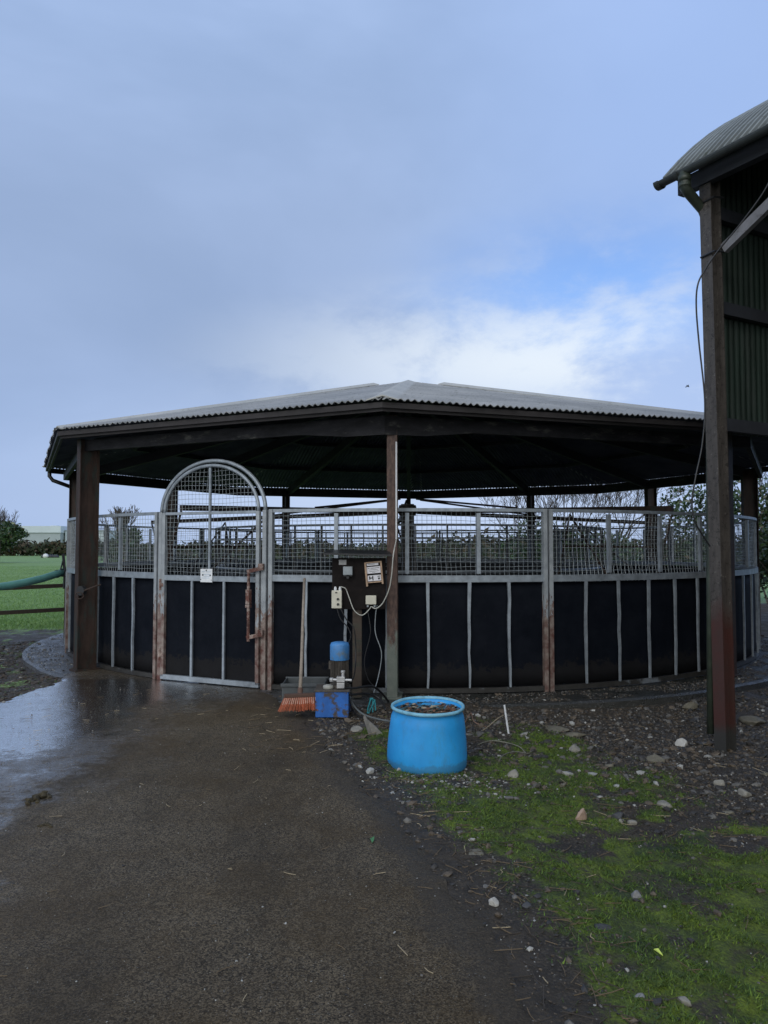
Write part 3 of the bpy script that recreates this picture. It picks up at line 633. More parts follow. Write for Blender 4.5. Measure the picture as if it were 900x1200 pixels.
mb = MB(); qd(mb,430.6,659.8,444.2,662.6,YB-.0225,.002); qd(mb,430.1,664,446.2,671.8,YB-.0225,.002); qd(mb,430.3,674,446,680.8,YB-.0225,.002); mb.build('paper_sheets', paper, nf)
mb = MB(); Yq = YB-.0242
for x0,y0,x1,y1 in ((431,665.4,433.5,665.9),(434.5,665.4,445.0,665.9),(432.5,667.4,443,667.75),(433,669.2,444.5,669.55),(436,670.6,440,670.9),(432,660.9,440,661.3),(432.0,675.0,433.5,678.8),(433,676.5,436.5,677.8),(435.8,674.6,437,680),(442,675.2,445,676.1),(442.4,677.2,444.6,679.4)): qd(mb,x0,y0,x1,y1,Yq,.0015)
mb.build('print', blackp, nf)
# cables
def cable(name, pts, r, mt, label, cat='cable', seg=8):
    P_ = [Vector(p) for p in pts]; out = []
    for i in range(len(P_)-1):
        p0,p1,p2,p3 = P_[max(i-1,0)],P_[i],P_[i+1],P_[min(i+2,len(P_)-1)]
        for k in range(seg):
            t = k/seg; out.append(.5*((2*p1)+(p2-p0)*t+(2*p0-5*p1+4*p2-p3)*t*t+(3*p1-p0-3*p2+p3)*t**3))
    out.append(P_[-1]); mb = MB(); mb.tube(out, r, 7); o = mb.build(name, mt, smooth=True); setp(o, label, cat); return o
Yc = YB-.05
cable('power_cable', [at(399,687.5,Yc),at(405,690,Yc),at(409,700,Yc),at(415,715,Yc-.02),at(424,721,Yc-.02),at(432,715,Yc),at(435,710.5,Yc)], .005, cablew, 'thin pale cable looping from the button station to the junction box')
cable('power_cable', [at(435.5,711,Yc-.01),at(441,713,Yc-.02),at(449,706,Yc-.03),at(456,690,Yc-.06),at(459,673,Yc-.1),at(461,650,Yc-.1),pn+Vector((.045,-.015,1.62))], .006, cablew, 'thicker white cable curving from junction box up to conduit on the rusty post')
cable('power_cable', [at(395,713,Yc),at(399,725,Yc),at(408,736,Yc),at(411,745,Yc-.05),at(408,755,7.3)], .006, blackp, 'black cable dropping from the board onto the top of the blue motor')
cable('power_cable', [at(399,713,Yc),at(406,726,Yc),at(415,738,Yc),at(417,770,Yc),at(414,795,7.45),at(404,803,7.2)], .006, blackp, 'black cable running down the short board post to the valve block')
cable('power_cable', [at(442,709,YB),at(440,722,YB),at(440,742,YB),at(447,765,YB),at(444,790,YB),at(438,812,7.6)], .0045, greyp, 'thin grey cable hanging free just left of the rusty centre post')
cable('power_cable', [at(430,712,YB+.02),at(434,735,YB),at(433,748,YB),at(427,775,YB),at(432,797,YB),at(444,808,7.8)], .0045, blackp, 'thin dark cable hanging between the board post and the centre post')
# ------------------------------------------------------------------ hydraulic pump
YH = 7.05; pb_ = gnd(389,841,-.02)
hp = thing('hydraulic_pump', (pb_.x,7.2,-.02), 'small blue electric motor pump on a chipped blue oil tank', 'pump')
a = at(369.5,841,YH); b = at(408.5,811,YH); mb = MB(); mb.box(((a.x+b.x)/2,YH+.15,(a.z+b.z)/2), (b.x-a.x,.30,b.z-a.z)); mb.build('tank', paintb, hp, bevel=.006)
mb = MB(); mb.box(((a.x+b.x)/2,YH+.15,b.z+.009), (b.x-a.x+.02,.32,.016)); mb.build('top_plate', dirtym, hp, bevel=.003)
mcx, mcy = at(398,780,YH+.17).x, YH+.17; zt = b.z+.018
mb = MB(); mb.lathe([(.09,0),(.09,.03),(.06,.035),(.06,.07),(.085,.075),(.085,.09),(.001,.09)], (mcx,mcy,zt), 24); mb.lathe([(.001,.09),(.068,.09),(.068,.26),(.001,.26)], (mcx,mcy,zt), 24)
for k in range(28):
    t = 2*PI*k/28; X_ = Vector((math.cos(t),math.sin(t),0)); mb.box(Vector((mcx,mcy,zt+.175))+X_*.074, (.022,.004,.16), (X_,Vector((-X_.y,X_.x,0)),Vector((0,0,1))))
mb.build('motor', dirtym, hp)
ztop = at(398,752,YH+.17).z; mb = MB(); mb.lathe([(.088,zt+.25),(.09,zt+.255),(.09,ztop-.03),(.08,ztop-.008),(.05,ztop),(.001,ztop)], (mcx,mcy,0), 32); mb.build('fan_cover', paintb2, hp, smooth=True)
mb = MB(); mb.box((mcx-.09,mcy+.01,zt+.2),(.02,.06,.07)); mb.build('side_lug', dirtym, hp)
mb = MB(); c_ = at(399,797,YH-.0); mb.box(c_+Vector((0,.05,.0)), (.075,.06,.05)); mb.box(c_+Vector((0,.05,-.055)), (.07,.055,.05)); mb.tube([c_+Vector((-.08,.05,-.005)),c_+Vector((.10,.05,-.01))], .013, 10); mb.tube([c_+Vector((.02,.05,.02)),c_+Vector((.02,.05,.055))], .015, 10); mb.lathe([(.001,.02),(.018,.018),(.02,0),(.018,-.018),(.001,-.02)], c_+Vector((-.085,.05,-.005)), 12); mb.lathe([(.001,.022),(.02,.018),(.02,0),(.001,-.01)], c_+Vector((.02,.05,.06)), 12)
mb.build('valve_block', silver, hp, bevel=.003)
mb = MB(); c_ = at(384.5,806,YH+.06); mb.lathe([(.045,0),(.05,.012),(.045,.028),(.02,.036),(.001,.036)], (c_.x,YH+.08,b.z+.018), 20); mb.build('filler_cap', pbr('grey cap', (.3,.3,.27), .6), hp, smooth=True)
cable('hydraulic_hose', [at(402,806,YH+.03),at(415,806.5,YH+.1),at(435,804,YH+.3),at(447,812,7.5),at(455,822,7.7)], .011, blackp, 'upper black hose from the pump to the foot of the rusty post', 'hose')
cable('hydraulic_hose', [at(400,812,YH+.02),at(412,814,YH+.05),at(430,813,YH+.3),at(445,819,7.4),at(452,832,7.2)], .011, blackp, 'lower black hose leaving the pump above the blue tank edge', 'hose')
cable('hydraulic_hose', [at(408,808,YH+.2),at(413,824,YH+.1),at(424,836,YH-.1),at(440,842,YH-.2),at(457,845.5,6.7),at(470,848,6.4)], .009, pbr('grey hose', (.10,.11,.11), .5), 'grey hose curling along the ground from the pump to behind the blue drum', 'hose')
cable('hydraulic_hose', [at(409,818,YH+.25),at(413,832,YH+.1),at(421,839,YH+.0),at(428,841,YH-.05)], .006, blackp, 'thin black hose stub drooping beside the blue tank', 'hose')
tealp = pbr('teal twine', (.02,.22,.26), .7, 0, .2, 20, .2)
mb = MB(); c_ = at(436,822,7.3)
for k in range(7): a_ = random.uniform(0,6.3); mb.tube([c_+Vector((random.uniform(-.02,.02),0,.03)), c_+Vector((.03*math.cos(a_),.02*math.sin(a_),random.uniform(-.02,.02))), c_+Vector((random.uniform(-.05,.05),-.02,-.07-random.uniform(0,.07)))], .006, 5)
setp(mb.build('twine_knot', tealp), 'knot of teal baling twine among the hoses beside the pump', 'twine')
# ------------------------------------------------------------------ grey crate behind broom, broom
a = at(329,829,7.35); b = at(381,797,7.45); gt = thing('storage_box', ((a.x+b.x)/2,7.6,.005), 'low dark grey plastic box behind the broom head against the wall', 'box')
gbm = pbr('dark grey plastic', (.07,.08,.085), .5, 0, .25, 6, .15); mb = MB(); xa, xb = a.x, b.x
for (c0,sz) in ((((xa+xb)/2,7.42,.12),(xb-xa,.012,.23)),(((xa+xb)/2,7.78,.12),(xb-xa,.012,.23)),((xa+.006,7.6,.12),(.012,.348,.23)),((xb-.006,7.6,.12),(.012,.348,.23)),(((xa+xb)/2,7.6,.012),(xb-xa-.02,.34,.014))): mb.box(c0,sz)
mb.build('body', gbm, gt, bevel=.003)
mb = MB(); mb.box(((xa+xb)/2,7.408,.225),(xb-xa+.02,.02,.03)); mb.box(((xa+xb)/2,7.792,.225),(xb-xa+.02,.02,.03)); mb.box(((xa+xb)/2,7.406,.12),(xb-xa-.02,.008,.012)); mb.build('rim', gbm, gt, bevel=.003)
br = thing('broom', tuple(gnd(350,832)), 'yard broom with orange bristles leaning on the wall beside the gate', 'broom')
h0, h1 = at(351.5,816,7.12), at(356.8,678,8.0); mb = MB(); mb.tube([h0,h0.lerp(h1,.3)+Vector((.003,0,0)),h0.lerp(h1,.7),h1], [.018,.016,.015,.014], 9); mb.build('handle', handlem, br, smooth=True)
hl, hr = at(333,815.5,7.05), at(370,814,7.12); mb = MB(); mb.beam(hl,hr,.055,.03); mb.tube([h0+Vector((0,0,-.005)),h0.lerp(h1,.06)], .025, 9); mb.build('head', pbr('brown broom head', (.09,.05,.035), .7), br, bevel=.004)
mb = MB()
for i in range(34):
    for j in range(5):
        t = (i+.5)/34; p = hl.lerp(hr,t)+Vector((0,(j-2)*.011,-.014)); sp = (t-.5)*.07-.012; q = p+Vector((sp+random.uniform(-.006,.006), (j-2)*.012-.03+random.uniform(-.006,.006), -.105-random.uniform(0,.015)))
        md = p.lerp(q,.5); mi = 1 if (i%2 and j < 3) else (0 if random.random() < .6 else 2); mb.tube([p,md], [.0032,.0034], 4, m=mi, cap=False); mb.tube([md,q], [.0034,.0028], 4, m=0 if mi == 1 else mi)
mb.build('bristles', bristle, br)
# ------------------------------------------------------------------ blue drum
dp = gnd(499,890,-.07); dp = Vector((dp.x, 5.66, gz(dp.x,5.66)-.012)); print('drum', dp)
dr = thing('water_drum', tuple(dp), 'bright blue cut off plastic drum full of dirty water and leaves', 'drum')
tilt = Matrix.Rotation(R(2.5), 4, 'X')
def dpt(v): return dp+tilt@Vector(v)
prof = [(.20,0),(.278,.0),(.288,.02),(.291,.06),(.289,.12),(.284,.18),(.277,.24),(.270,.30),(.263,.345),(.254,.365),(.252,.385),(.258,.40)]
HS = 1.06; prof = [(r_,z_*HS) for r_,z_ in prof]; n = 64
def lathe_d(mb, prof, warp=.003):
    vs = []
    for (r_,z_) in prof:
        for k in range(n):
            t = 2*PI*k/n; w_ = warp*noise.noise(Vector((math.cos(t)*1.5,math.sin(t)*1.5,z_*3)))*4; vs.append(dpt(((r_+w_)*math.cos(t),(r_+w_)*math.sin(t),z_)))
    mb.add(vs, [(i*n+k,i*n+(k+1)%n,(i+1)*n+(k+1)%n,(i+1)*n+k) for i in range(len(prof)-1) for k in range(n)])
mb = MB(); lathe_d(mb, prof+[(.245,.40*HS),(.243,.36*HS),(.25,.3*HS)]); mb.build('body', drumm, dr, smooth=True)
mb = MB(); lathe_d(mb, [(.246,.402*HS),(.247,.412*HS),(.256,.418*HS),(.266,.415*HS),(.269,.405*HS),(.265,.395*HS),(.257,.394*HS)]); mb.build('rim', drumrim, dr, smooth=True)
wmat = NT('murky water'); wmat.col(wmat.ramp(wmat.noise(9,5,.7), .42, .58, (.035,.018,.008), (.02,.05,.05))); wmat.rough(.12); wmat.bump(wmat.noise(9,3), .1, .004)
zw = .385*HS; mb = MB(); mb.add([dp+Vector((0,0,zw))]+[dp+Vector((.2475*math.cos(2*PI*k/48),.2475*math.sin(2*PI*k/48),zw)) for k in range(48)], [(0,1+k,1+(k+1)%48) for k in range(48)]); mb.build('water', wmat.m, dr)
leafm = [pbr('brown leaf', (.13,.06,.03), .6, 0, .4, 20, .2), pbr('pale leaf', (.38,.32,.22), .6, 0, .3, 20, .2), pbr('blue patch', (.03,.28,.55), .5), pbr('dark leaf', (.03,.035,.02), .6)]
mb = MB()
def flake(mb, c, r_, m, tiltv=.25, n_=7, th=.002):
    a0 = random.uniform(0,6.3); nx_ = Vector((random.uniform(-tiltv,tiltv),random.uniform(-tiltv,tiltv),1)).normalized(); x_ = nx_.orthogonal().normalized(); y_ = nx_.cross(x_)
    P_ = [c+(x_*math.cos(a0+2*PI*k/n_)*random.uniform(.6,1.2)+y_*math.sin(a0+2*PI*k/n_)*random.uniform(.35,.8))*r_ for k in range(n_)]; mb.prism(P_, nx_*th, m)
for k in range(170):
    t, q = random.uniform(0,6.3), .235*math.sqrt(random.random()); c_ = dp+Vector((q*math.cos(t),q*math.sin(t),zw+.002)); flake(mb, c_, random.uniform(.008,.03), random.choice([0,0,0,3,3,1]) if random.random() < .9 else 3)
c_ = dp+Vector((.02,.14,zw+.002)); mb.prism([c_+Vector(v) for v in ((-.06,-.02,0),(.0,-.04,0),(.08,-.02,.0),(.10,.03,0),(.02,.06,0),(-.05,.04,0))], (0,0,.003), 2)  # flat blue patch on the water surface
mb.build('floating_leaves', leafm, dr)
# ------------------------------------------------------------------ barn
bp = on(842,880); bz = bp.z
sd = Vector((.49,-.872,0)).normalized(); nr = Vector((.872,.49,0)).normalized(); Zv = Vector((0,0,1))
bp = Vector((bp.x,bp.y,0))
barn = thing('hay_barn', (bp.x,bp.y,bz), 'tall open sided round roofed barn at the right edge with green tin gable', 'barn')
GZ = at(775,212,6.6).z; go = bp-nr*.20-sd*.30          # gutter end on plan
ZPOST = GZ+.10
for k, s_off in enumerate((0,4.6,9.2)):
    c_ = bp+sd*s_off+nr*.09; mb = MB(); X_, T_ = nr, sd
    h_ = ZPOST-bz+.1; cc = Vector((c_.x,c_.y,(bz-.1+ZPOST)/2))
    mb.box(cc, (.106,.012,h_), (X_,T_,Zv)); mb.box(cc-X_*.06, (.013,.112,h_), (X_,T_,Zv)); mb.box(cc+X_*.06, (.013,.112,h_), (X_,T_,Zv))
    mb.v = [(v[0]-.009*(v[2]-bz), v[1], v[2]) for v in mb.v]
    mb.build('post', bpm, barn)
for k, s_off in enumerate((0,4.6,9.2)):
    c_ = bp+sd*s_off+nr*(6.6); mb = MB(); mb.box((c_.x,c_.y,(ZPOST+bz)/2), (.12,.18,ZPOST-bz)); mb.build('post', bpm, barn)
HWd = 3.5; aR = R(47); RR = HWd/math.sin(aR); LB = 10.2
def arc(t): ph = -aR+2*aR*t; return HWd+RR*math.sin(ph), RR*(math.cos(ph)-math.cos(aR))
mb = MB(); NA = 28; NL = int(LB/.0127); vs = []; L2 = NL+1
g0_ = go+Vector((0,0,GZ+.06))
for i in range(NA+1):
    x_, z_ = arc(i/NA); ph = -aR+2*aR*i/NA; nn = nr*math.sin(ph)+Zv*math.cos(ph)
    for k in range(L2):
        w_ = .011*math.cos(2*PI*k/6); vs.append(g0_+nr*x_+Zv*z_+sd*(k*.0127)+nn*w_)
fs = [(i*L2+k,(i+1)*L2+k,(i+1)*L2+k+1,i*L2+k+1) for i in range(NA) for k in range(NL)]
mb.add(vs, fs); mb.m = [2 if (j % NL) % 6 in (1,2) else 0 for j in range(len(fs))]; o = mb.build('roof', [rooft, underm, shadet], barn, smooth=True)  # one flank of each ripple coloured darker as painted shade
if sum(p.normal.z for p in o.data.polygons) < 0: o.data.flip_normals()
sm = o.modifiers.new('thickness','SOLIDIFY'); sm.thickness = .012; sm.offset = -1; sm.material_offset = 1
# gable sheets (vertical corrugation)
def corr_wall(name, p0, dirv, width, zb, ztf, mt, outn, pitch=.076):
    mb = MB(); n_ = int(width/(pitch/6)); vs = []
    for k in range(n_+1):
        u = width*k/n_; w_ = .006*math.cos(2*PI*k/6); c_ = p0+dirv*u+outn*w_; vs += [Vector((c_.x,c_.y,zb)), Vector((c_.x,c_.y,ztf(u)))]
    mb.add(vs, [(k*2,(k+1)*2,(k+1)*2+1,k*2+1) for k in range(n_)]); o = mb.build(name, mt, barn); sm = o.modifiers.new('thickness','SOLIDIFY'); sm.thickness = .006; return o
def zroof(x_):
    s = (x_-HWd)/RR; s = max(-math.sin(aR), min(math.sin(aR), s)); return GZ+.04+RR*(math.cos(math.asin(s))-math.cos(aR))
off0 = .22
wall0 = bp+nr*.06-sd*.09
corr_wall('gable_sheet', wall0, nr, 6.5, 2.54, lambda u: zroof(u+.28), green_clad, -sd)
wall1 = bp+nr*.06+sd*9.4
corr_wall('gable_sheet', wall1, nr, 6.5, bz, lambda u: zroof(u+.28), green_clad, sd)
corr_wall('side_sheet', bp+nr*6.72-sd*.05, sd, 9.4, bz, lambda u: GZ+.1, green_clad, nr)
for z_ in (2.60,3.62,4.45):
    mb = MB(); a = wall0+sd*.06+nr*.1; mb.beam(Vector((a.x,a.y,z_)), Vector((a.x,a.y,z_))+nr*6.3, .06, .11); mb.build('girt', dark_in, barn)
mb = MB(); a = go+sd*.02+nr*.2; mb.beam(Vector((a.x,a.y,GZ+.0)), Vector((a.x,a.y,GZ+.0))+sd*9.8, .08, .14); mb.build('wall_plate', dark_in, barn)
# curved roof trusses + knee brace
for s_off in (.02,4.6,9.2):
    mb = MB(); P_ = []
    for i in range(15):
        x_, z_ = arc(.04+.92*i/14); P_.append(go+sd*(s_off+.36)+nr*x_+Vector((0,0,GZ+z_-.03)))
    mb.tube(P_, .035, 6); mb.build('roof_truss', dark_in, barn)
b0 = bp+nr*.10+sd*.075; z0_ = at(840,284,6.35).z
b1_ = b0+sd*2.3; slope = .58
mb = MB(); mb.beam(Vector((b0.x,b0.y,z0_)), Vector((b1_.x,b1_.y,z0_+2.3*slope*.9)), .05, .085); mb.build('knee_brace', pbr('grey brace steel', (.16,.16,.17), .6, .1, .3, 8, .3, second=(.07,.06,.055), thr=(.58,.66), sscale=14), barn)
for z_ in (z0_-.05, z0_+.42):
    mb = MB(); P_ = [bp-nr*.02-sd*.07, bp-nr*.02+sd*.07, bp+nr*.10+sd*.08]; mb.tube([Vector((p.x,p.y,z_+(i*.012))) for i,p in enumerate(P_)], .009, 6); mb.build('wire_tie', blackp, barn)
# gutter (half round) with end cap
mb = MB(); ng = 10; vs = []; gr = .046; gc = go-nr*.02+Vector((0,0,GZ+.02))
for L_ in (0, 10.3):
    for rr in (gr, gr-.006):
        for k in range(ng+1): t = PI+PI*k/ng; vs.append(gc+sd*L_+nr*(rr*math.cos(t))+Zv*(rr*math.sin(t)))
m1 = ng+1
for k in range(ng):
    mb.f  # noqa
fs = []
for k in range(ng): fs += [(k,k+1,2*m1+k+1,2*m1+k),(m1+k,3*m1+k,3*m1+k+1,m1+k+1),(k,m1+k,m1+k+1,k+1)]
fs += [(0,2*m1,3*m1,m1),(ng,m1+ng,3*m1+ng,2*m1+ng)]
mb.add(vs, fs); gmat = pbr('mouldy grey gutter', (.028,.033,.032), .5, 0, .4, 7, .3, 30)
mb.build('gutter', gmat, barn)
mb = MB(); ca = [gc+nr*((gr+.012)*math.cos(PI+PI*k/ng))+Zv*((gr+.012)*math.sin(PI+PI*k/ng)) for k in range(ng+1)]; mb.prism(ca, sd*-.05); mb.prism([p+sd*.16 for p in ca], sd*.035); mb.build('gutter_cap', gmat, barn)
ou = gc+sd*.24-Zv*gr; pp_ = bp+nr*.075+sd*-.085
mb = MB(); P_ = [ou+Zv*.02, ou-Zv*.05, ou-Zv*.10, ou-Zv*.14+(pp_-ou)*Vector((1,1,0)).length*0]; 
tgt = Vector((pp_.x,pp_.y,ou.z-.23)); P_ = [ou+Zv*.03, ou-Zv*.09, ou-Zv*.125+(tgt-ou).xy.to_3d()*.12, tgt+(ou-tgt).xy.to_3d()*.15, tgt-Zv*.06+(ou-tgt).xy.to_3d()*.02, Vector((pp_.x,pp_.y,3.6)), Vector((pp_.x,pp_.y,2.4)), Vector((pp_.x-.02,pp_.y,1.2)), Vector((pp_.x-.045,pp_.y-.01,bz+.12))]
mb.tube(P_, [.047,.047,.045,.043,.04,.036,.033,.032,.030], 12); mb.tube([ou+Zv*.0,ou-Zv*.05],.055,12); mb.tube([ou-Zv*.075,ou-Zv*.10],.053,12); mb.build('downpipe', pipeg, barn, smooth=True)
# cable on barn post
cable('slack_cable', [at(905,206,5.9),at(893,228,5.95),at(868,262,6.05),at(843,292,6.15),at(825,318,6.22),at(817.5,335,6.22),at(816,360,6.24),at(819,400,6.25),at(826,470,6.25),at(823,520,6.25),at(815,560,6.2),at(811,590,6.2),at(815,612,6.2),at(824,628,6.22),at(832,640,6.24)], .007, blackp, 'black cable hanging slack from the barn brace down its corner post')
# ------------------------------------------------------------------ left: pipe, fence
fp = [gnd(75,735,-.06)]
fn = thing('rail_fence', tuple(at(-30,705,12.2)*1)[:2]+(-.06,), 'dark two rail timber field fence at the left edge', 'fence')
for (l0,l1) in (((-160,697),(78,686)),((-160,727),(78,714))):
    a = at(l0[0],l0[1],10.6); a = at(-160, 640+(l0[1]-640), 10.9); b = at(l1[0],l1[1],13.2); mb = MB(); mb.beam(a, b, .035, .065); mb.build('rail', wood, fn)
for px_, Y_ in ((-40,12.0),(79,13.15),(-150,10.95)):
    c_ = at(px_,640,Y_); mb = MB(); mb.box((c_.x,c_.y+.06,.52), (.09,.09,1.2)); mb.build('post', wood, fn)
pg = thing('teal_pipe', tuple(at(72,671,11.9)), 'teal green plastic pipe slung from the pen wall out over the field', 'pipe')
P_ = [at(73,671,11.9),at(62,674,11.75),at(50,678,11.6),at(30,682.5,11.3),at(10,686.2,11.1),at(-20,690,10.8),at(-80,694,10.3),at(-150,697,9.8)]
mb = MB(); mb.tube(P_, .055, 14); mb.build('pipe', teal, pg, smooth=True)
mb = MB(); mb.tube([at(72.5,671.3,11.9),at(75,670.5,11.95)], .064, 14); mb.tube([at(66,672.8,11.82),at(67.5,672.4,11.84)], .062, 14); mb.build('collar', blackp, pg)
mb = MB(); mb.tube([at(74,649,11.9),at(76,671,11.9),at(75.5,690,11.9)], .022, 6); mb.tube([at(75,652,11.9),at(70,672,11.85)], .012, 5); mb.build('bracket', blackp, pg)
# ------------------------------------------------------------------ foliage helpers
def leafmat(name, a, b, rough=.5):
    m = NT(name); m.col(m.ramp(m.noise(1.5,5,.7), .3, .7, a, b)); m.rough(rough); m.b.inputs['Transmission Weight'].default_value = 0; return m.m
def leaves(name, lobes, n, size, mats, parent=None, seed=1, wts=None, **k):
    rg = np.random.default_rng(seed); lobes = np.array(lobes, float); vol = lobes[:,3]*lobes[:,4]*lobes[:,5]; pick = rg.choice(len(lobes), n, p=vol/vol.sum()); L = lobes[pick]
    d = rg.normal(size=(n,3)); d /= np.linalg.norm(d,axis=1)[:,None]; rad = rg.random(n)**.45
    # clumps: pull points towards random clump directions so gaps open up
    rad *= .72+.55*np.array([noise.noise(Vector((float(q[0])*2.3+i_%7*3.1,float(q[1])*2.3,float(q[2])*2.3))) for q, i_ in zip(d, pick)])+.15
    C_ = L[:,:3]+d*rad[:,None]*L[:,3:6]; ax_ = rg.normal(size=(n,3)); ax_ /= np.linalg.norm(ax_,axis=1)[:,None]; b_ = np.cross(ax_, rg.normal(size=(n,3))); b_ /= np.linalg.norm(b_,axis=1)[:,None]
    sz = size*rg.uniform(.6,1.4,n)[:,None]; V = np.stack([C_-ax_*sz, C_+b_*sz*.45, C_+ax_*sz, C_-b_*sz*.45],1).reshape(-1,3)
    Fc = np.arange(n*4).reshape(n,4); mi = rg.choice(len(mats), n, p=wts)
    if parent is not None: V = V-np.array(parent.location)
    o = npmesh(name, V, Fc, mats, mi); 
    if parent is not None: o.parent = parent
    return o
def branches(mb, p, d, L, r, depth, rd, spread=.6, up=.15, minr=.004):
    n = 4; pts = [p]; rs = [r]; dd = d.copy()
    for i in range(n):
        dd = (dd+Vector((rd.uniform(-1,1),rd.uniform(-1,1),rd.uniform(-.5,1)))*.14+Vector((0,0,up*.25))).normalized(); p = p+dd*(L/n); pts.append(p); rs.append(max(minr, r*(1-.4*(i+1)/n)))
    mb.tube(pts, rs, 5 if depth > 2 else 3, cap=False)
    if depth > 0:
        for k in range(rd.choice((2,3,3))):
            q = pts[rd.randint(2,4)]; nd = (dd+Vector((rd.uniform(-1,1),rd.uniform(-1,1),rd.uniform(-.6,1)))*spread).normalized(); branches(mb, q, nd, L*rd.uniform(.6,.85), rs[-1]*.75, depth-1, rd, spread, up, minr)
evg = [leafmat('dark evergreen leaf', (.012,.03,.012), (.035,.07,.025), .35), leafmat('mid evergreen leaf', (.03,.07,.02), (.07,.12,.04), .35), leafmat('dry leaf', (.05,.045,.02), (.10,.08,.04))]
bark = pbr('grey bark', (.06,.052,.045), .9, 0, .4, 10, .4)
def shrub(name, x, y, w, d, h, n, size, label, seed, mats=evg, wts=(.55,.38,.07), cat='shrub', group=None, nl=9):
    rd = random.Random(seed); z0 = gz(x,y); t = thing(name, (x,y,z0), label, cat, 0, group); lb = []
    for k in range(nl):
        q = rd.uniform(-.7,.7); zz = rd.uniform(.22,.8)*h; s = .5-.22*(zz/h); lb.append((x+q*w/2, y+rd.uniform(-.5,.5)*d/2, z0+zz, w*s*rd.uniform(.55,.9), d*s, h*rd.uniform(.18,.30)))
    leaves('foliage', lb, n, size, mats, t, seed, wts)
    mb = MB()
    for k in range(5): branches(mb, Vector((x+rd.uniform(-.25,.25)*w,y+rd.uniform(-.2,.2)*d,z0-.05)), Vector((rd.uniform(-.3,.3),rd.uniform(-.3,.3),1)).normalized(), h*.4, .035, 2, rd)
    mb.build('stems', bark, t)
def bare_tree(name, x, y, h, seed, label, depth=6, r=.09, spread=.75, nst=1, group=None, twig=.006):
    rd = random.Random(seed); z0 = gz(x,y); t = thing(name, (x,y,z0), label, 'tree', 0, group); mb = MB(); p0 = Vector((x,y,z0-.1))
    mb.tube([p0,p0+Vector((.03,.02,h*.16)),p0+Vector((.0,.03,h*.28))], [r*1.25,r,r*.9], 8); mb.build('trunk', bark, t)
    mb = MB()
    for k in range(3+nst):
        a_ = rd.uniform(0,6.3); branches(mb, p0+Vector((0,0.03,h*rd.uniform(.16,.28))), Vector((math.cos(a_)*.6,math.sin(a_)*.6,1)).normalized(), h*.30, r*.55, depth-1, rd, spread, .2, twig)
    mb.build('crown', bark, t)
# right side shrubs and trees behind the pen
shrub('evergreen_shrub', 8.6, 22.6, 3.9, 2.4, 3.9, 9000, .075, 'glossy evergreen bush behind the pen, just left of the tall barn post', 5)
shrub('evergreen_shrub', 11.0, 21.6, 3.0, 2.6, 4.1, 6000, .075, 'evergreen bush filling the gap right of the tall barn post', 6)
shrub('evergreen_shrub', 8.8, 16.2, 1.7, 2.2, 3.0, 9000, .05, 'dark green bush beyond the slab at the extreme right edge', 9)
shrub('ivy_hedge', 5.6, 24.6, 4.0, 2.0, 2.9, 7000, .07, 'dark ivy covered hedge under the bare trees behind the pen', 12, cat='hedge')
for i,(x_,y_,h_,sdd,lb) in enumerate(((4.6,26,4.1,21,'leftmost bare twiggy tree rising behind the far rails of the pen'),(6.4,26.4,4.7,22,'densest bare tree behind the pen, above the ivy hedge'),(8.0,27,4.9,23,'bare tree right of the densest one, sky showing through its twigs'),(12.2,24,6.0,24,'bare tree at the right edge showing between pen roof and bush'))):
    bare_tree('bare_tree', x_, y_, h_, sdd, lb, 6, .08, .85, 2, 'bare trees behind the pen')
hedgem = [leafmat('hedge dark', (.02,.03,.014), (.04,.055,.025), .8), leafmat('hedge brown', (.045,.038,.022), (.07,.055,.03), .8)]
def hedge(x0, x1, y, h, n, size, seed, label, name='hedge', depth=1.6):
    rd = random.Random(seed); t = thing(name, ((x0+x1)/2,y,gz((x0+x1)/2,y)), label, 'hedge'); lb = []; m = max(4,int((x1-x0)/(h*.55)))
    for k in range(m+1):
        hh = h*rd.uniform(.8,1.1); xx = x0+(x1-x0)*k/m; lb.append((xx, y+rd.uniform(-.3,.3), hh*.45-.05, (x1-x0)/m*.95, depth, hh*.55))
    leaves('foliage', lb, n, size, hedgem, t, seed, (.6,.4))
    mb = MB()
    for k in range(m): mb.tube([(x0+(x1-x0)*(k+.5)/m,y,-.2),(x0+(x1-x0)*(k+.4)/m,y,h*.7)], .05, 5)
    mb.build('stems', bark, t)
hedge(-13.5, 5, 40, 1.8, 9000, .14, 31, 'mid distance hedge seen through the pen, above the far rails')
hedge(-110, -44, 128, 2.7, 9000, .45, 32, 'long low hedge across the far end of the field', depth=3)
hedge(4, 60, 60, 2.6, 6000, .3, 33, 'dark hedge far behind the pen on the right', depth=3)
hedge(-44, 30, 120, 2.6, 7000, .42, 34, 'far hedge line behind the pen between field and sky', depth=3)
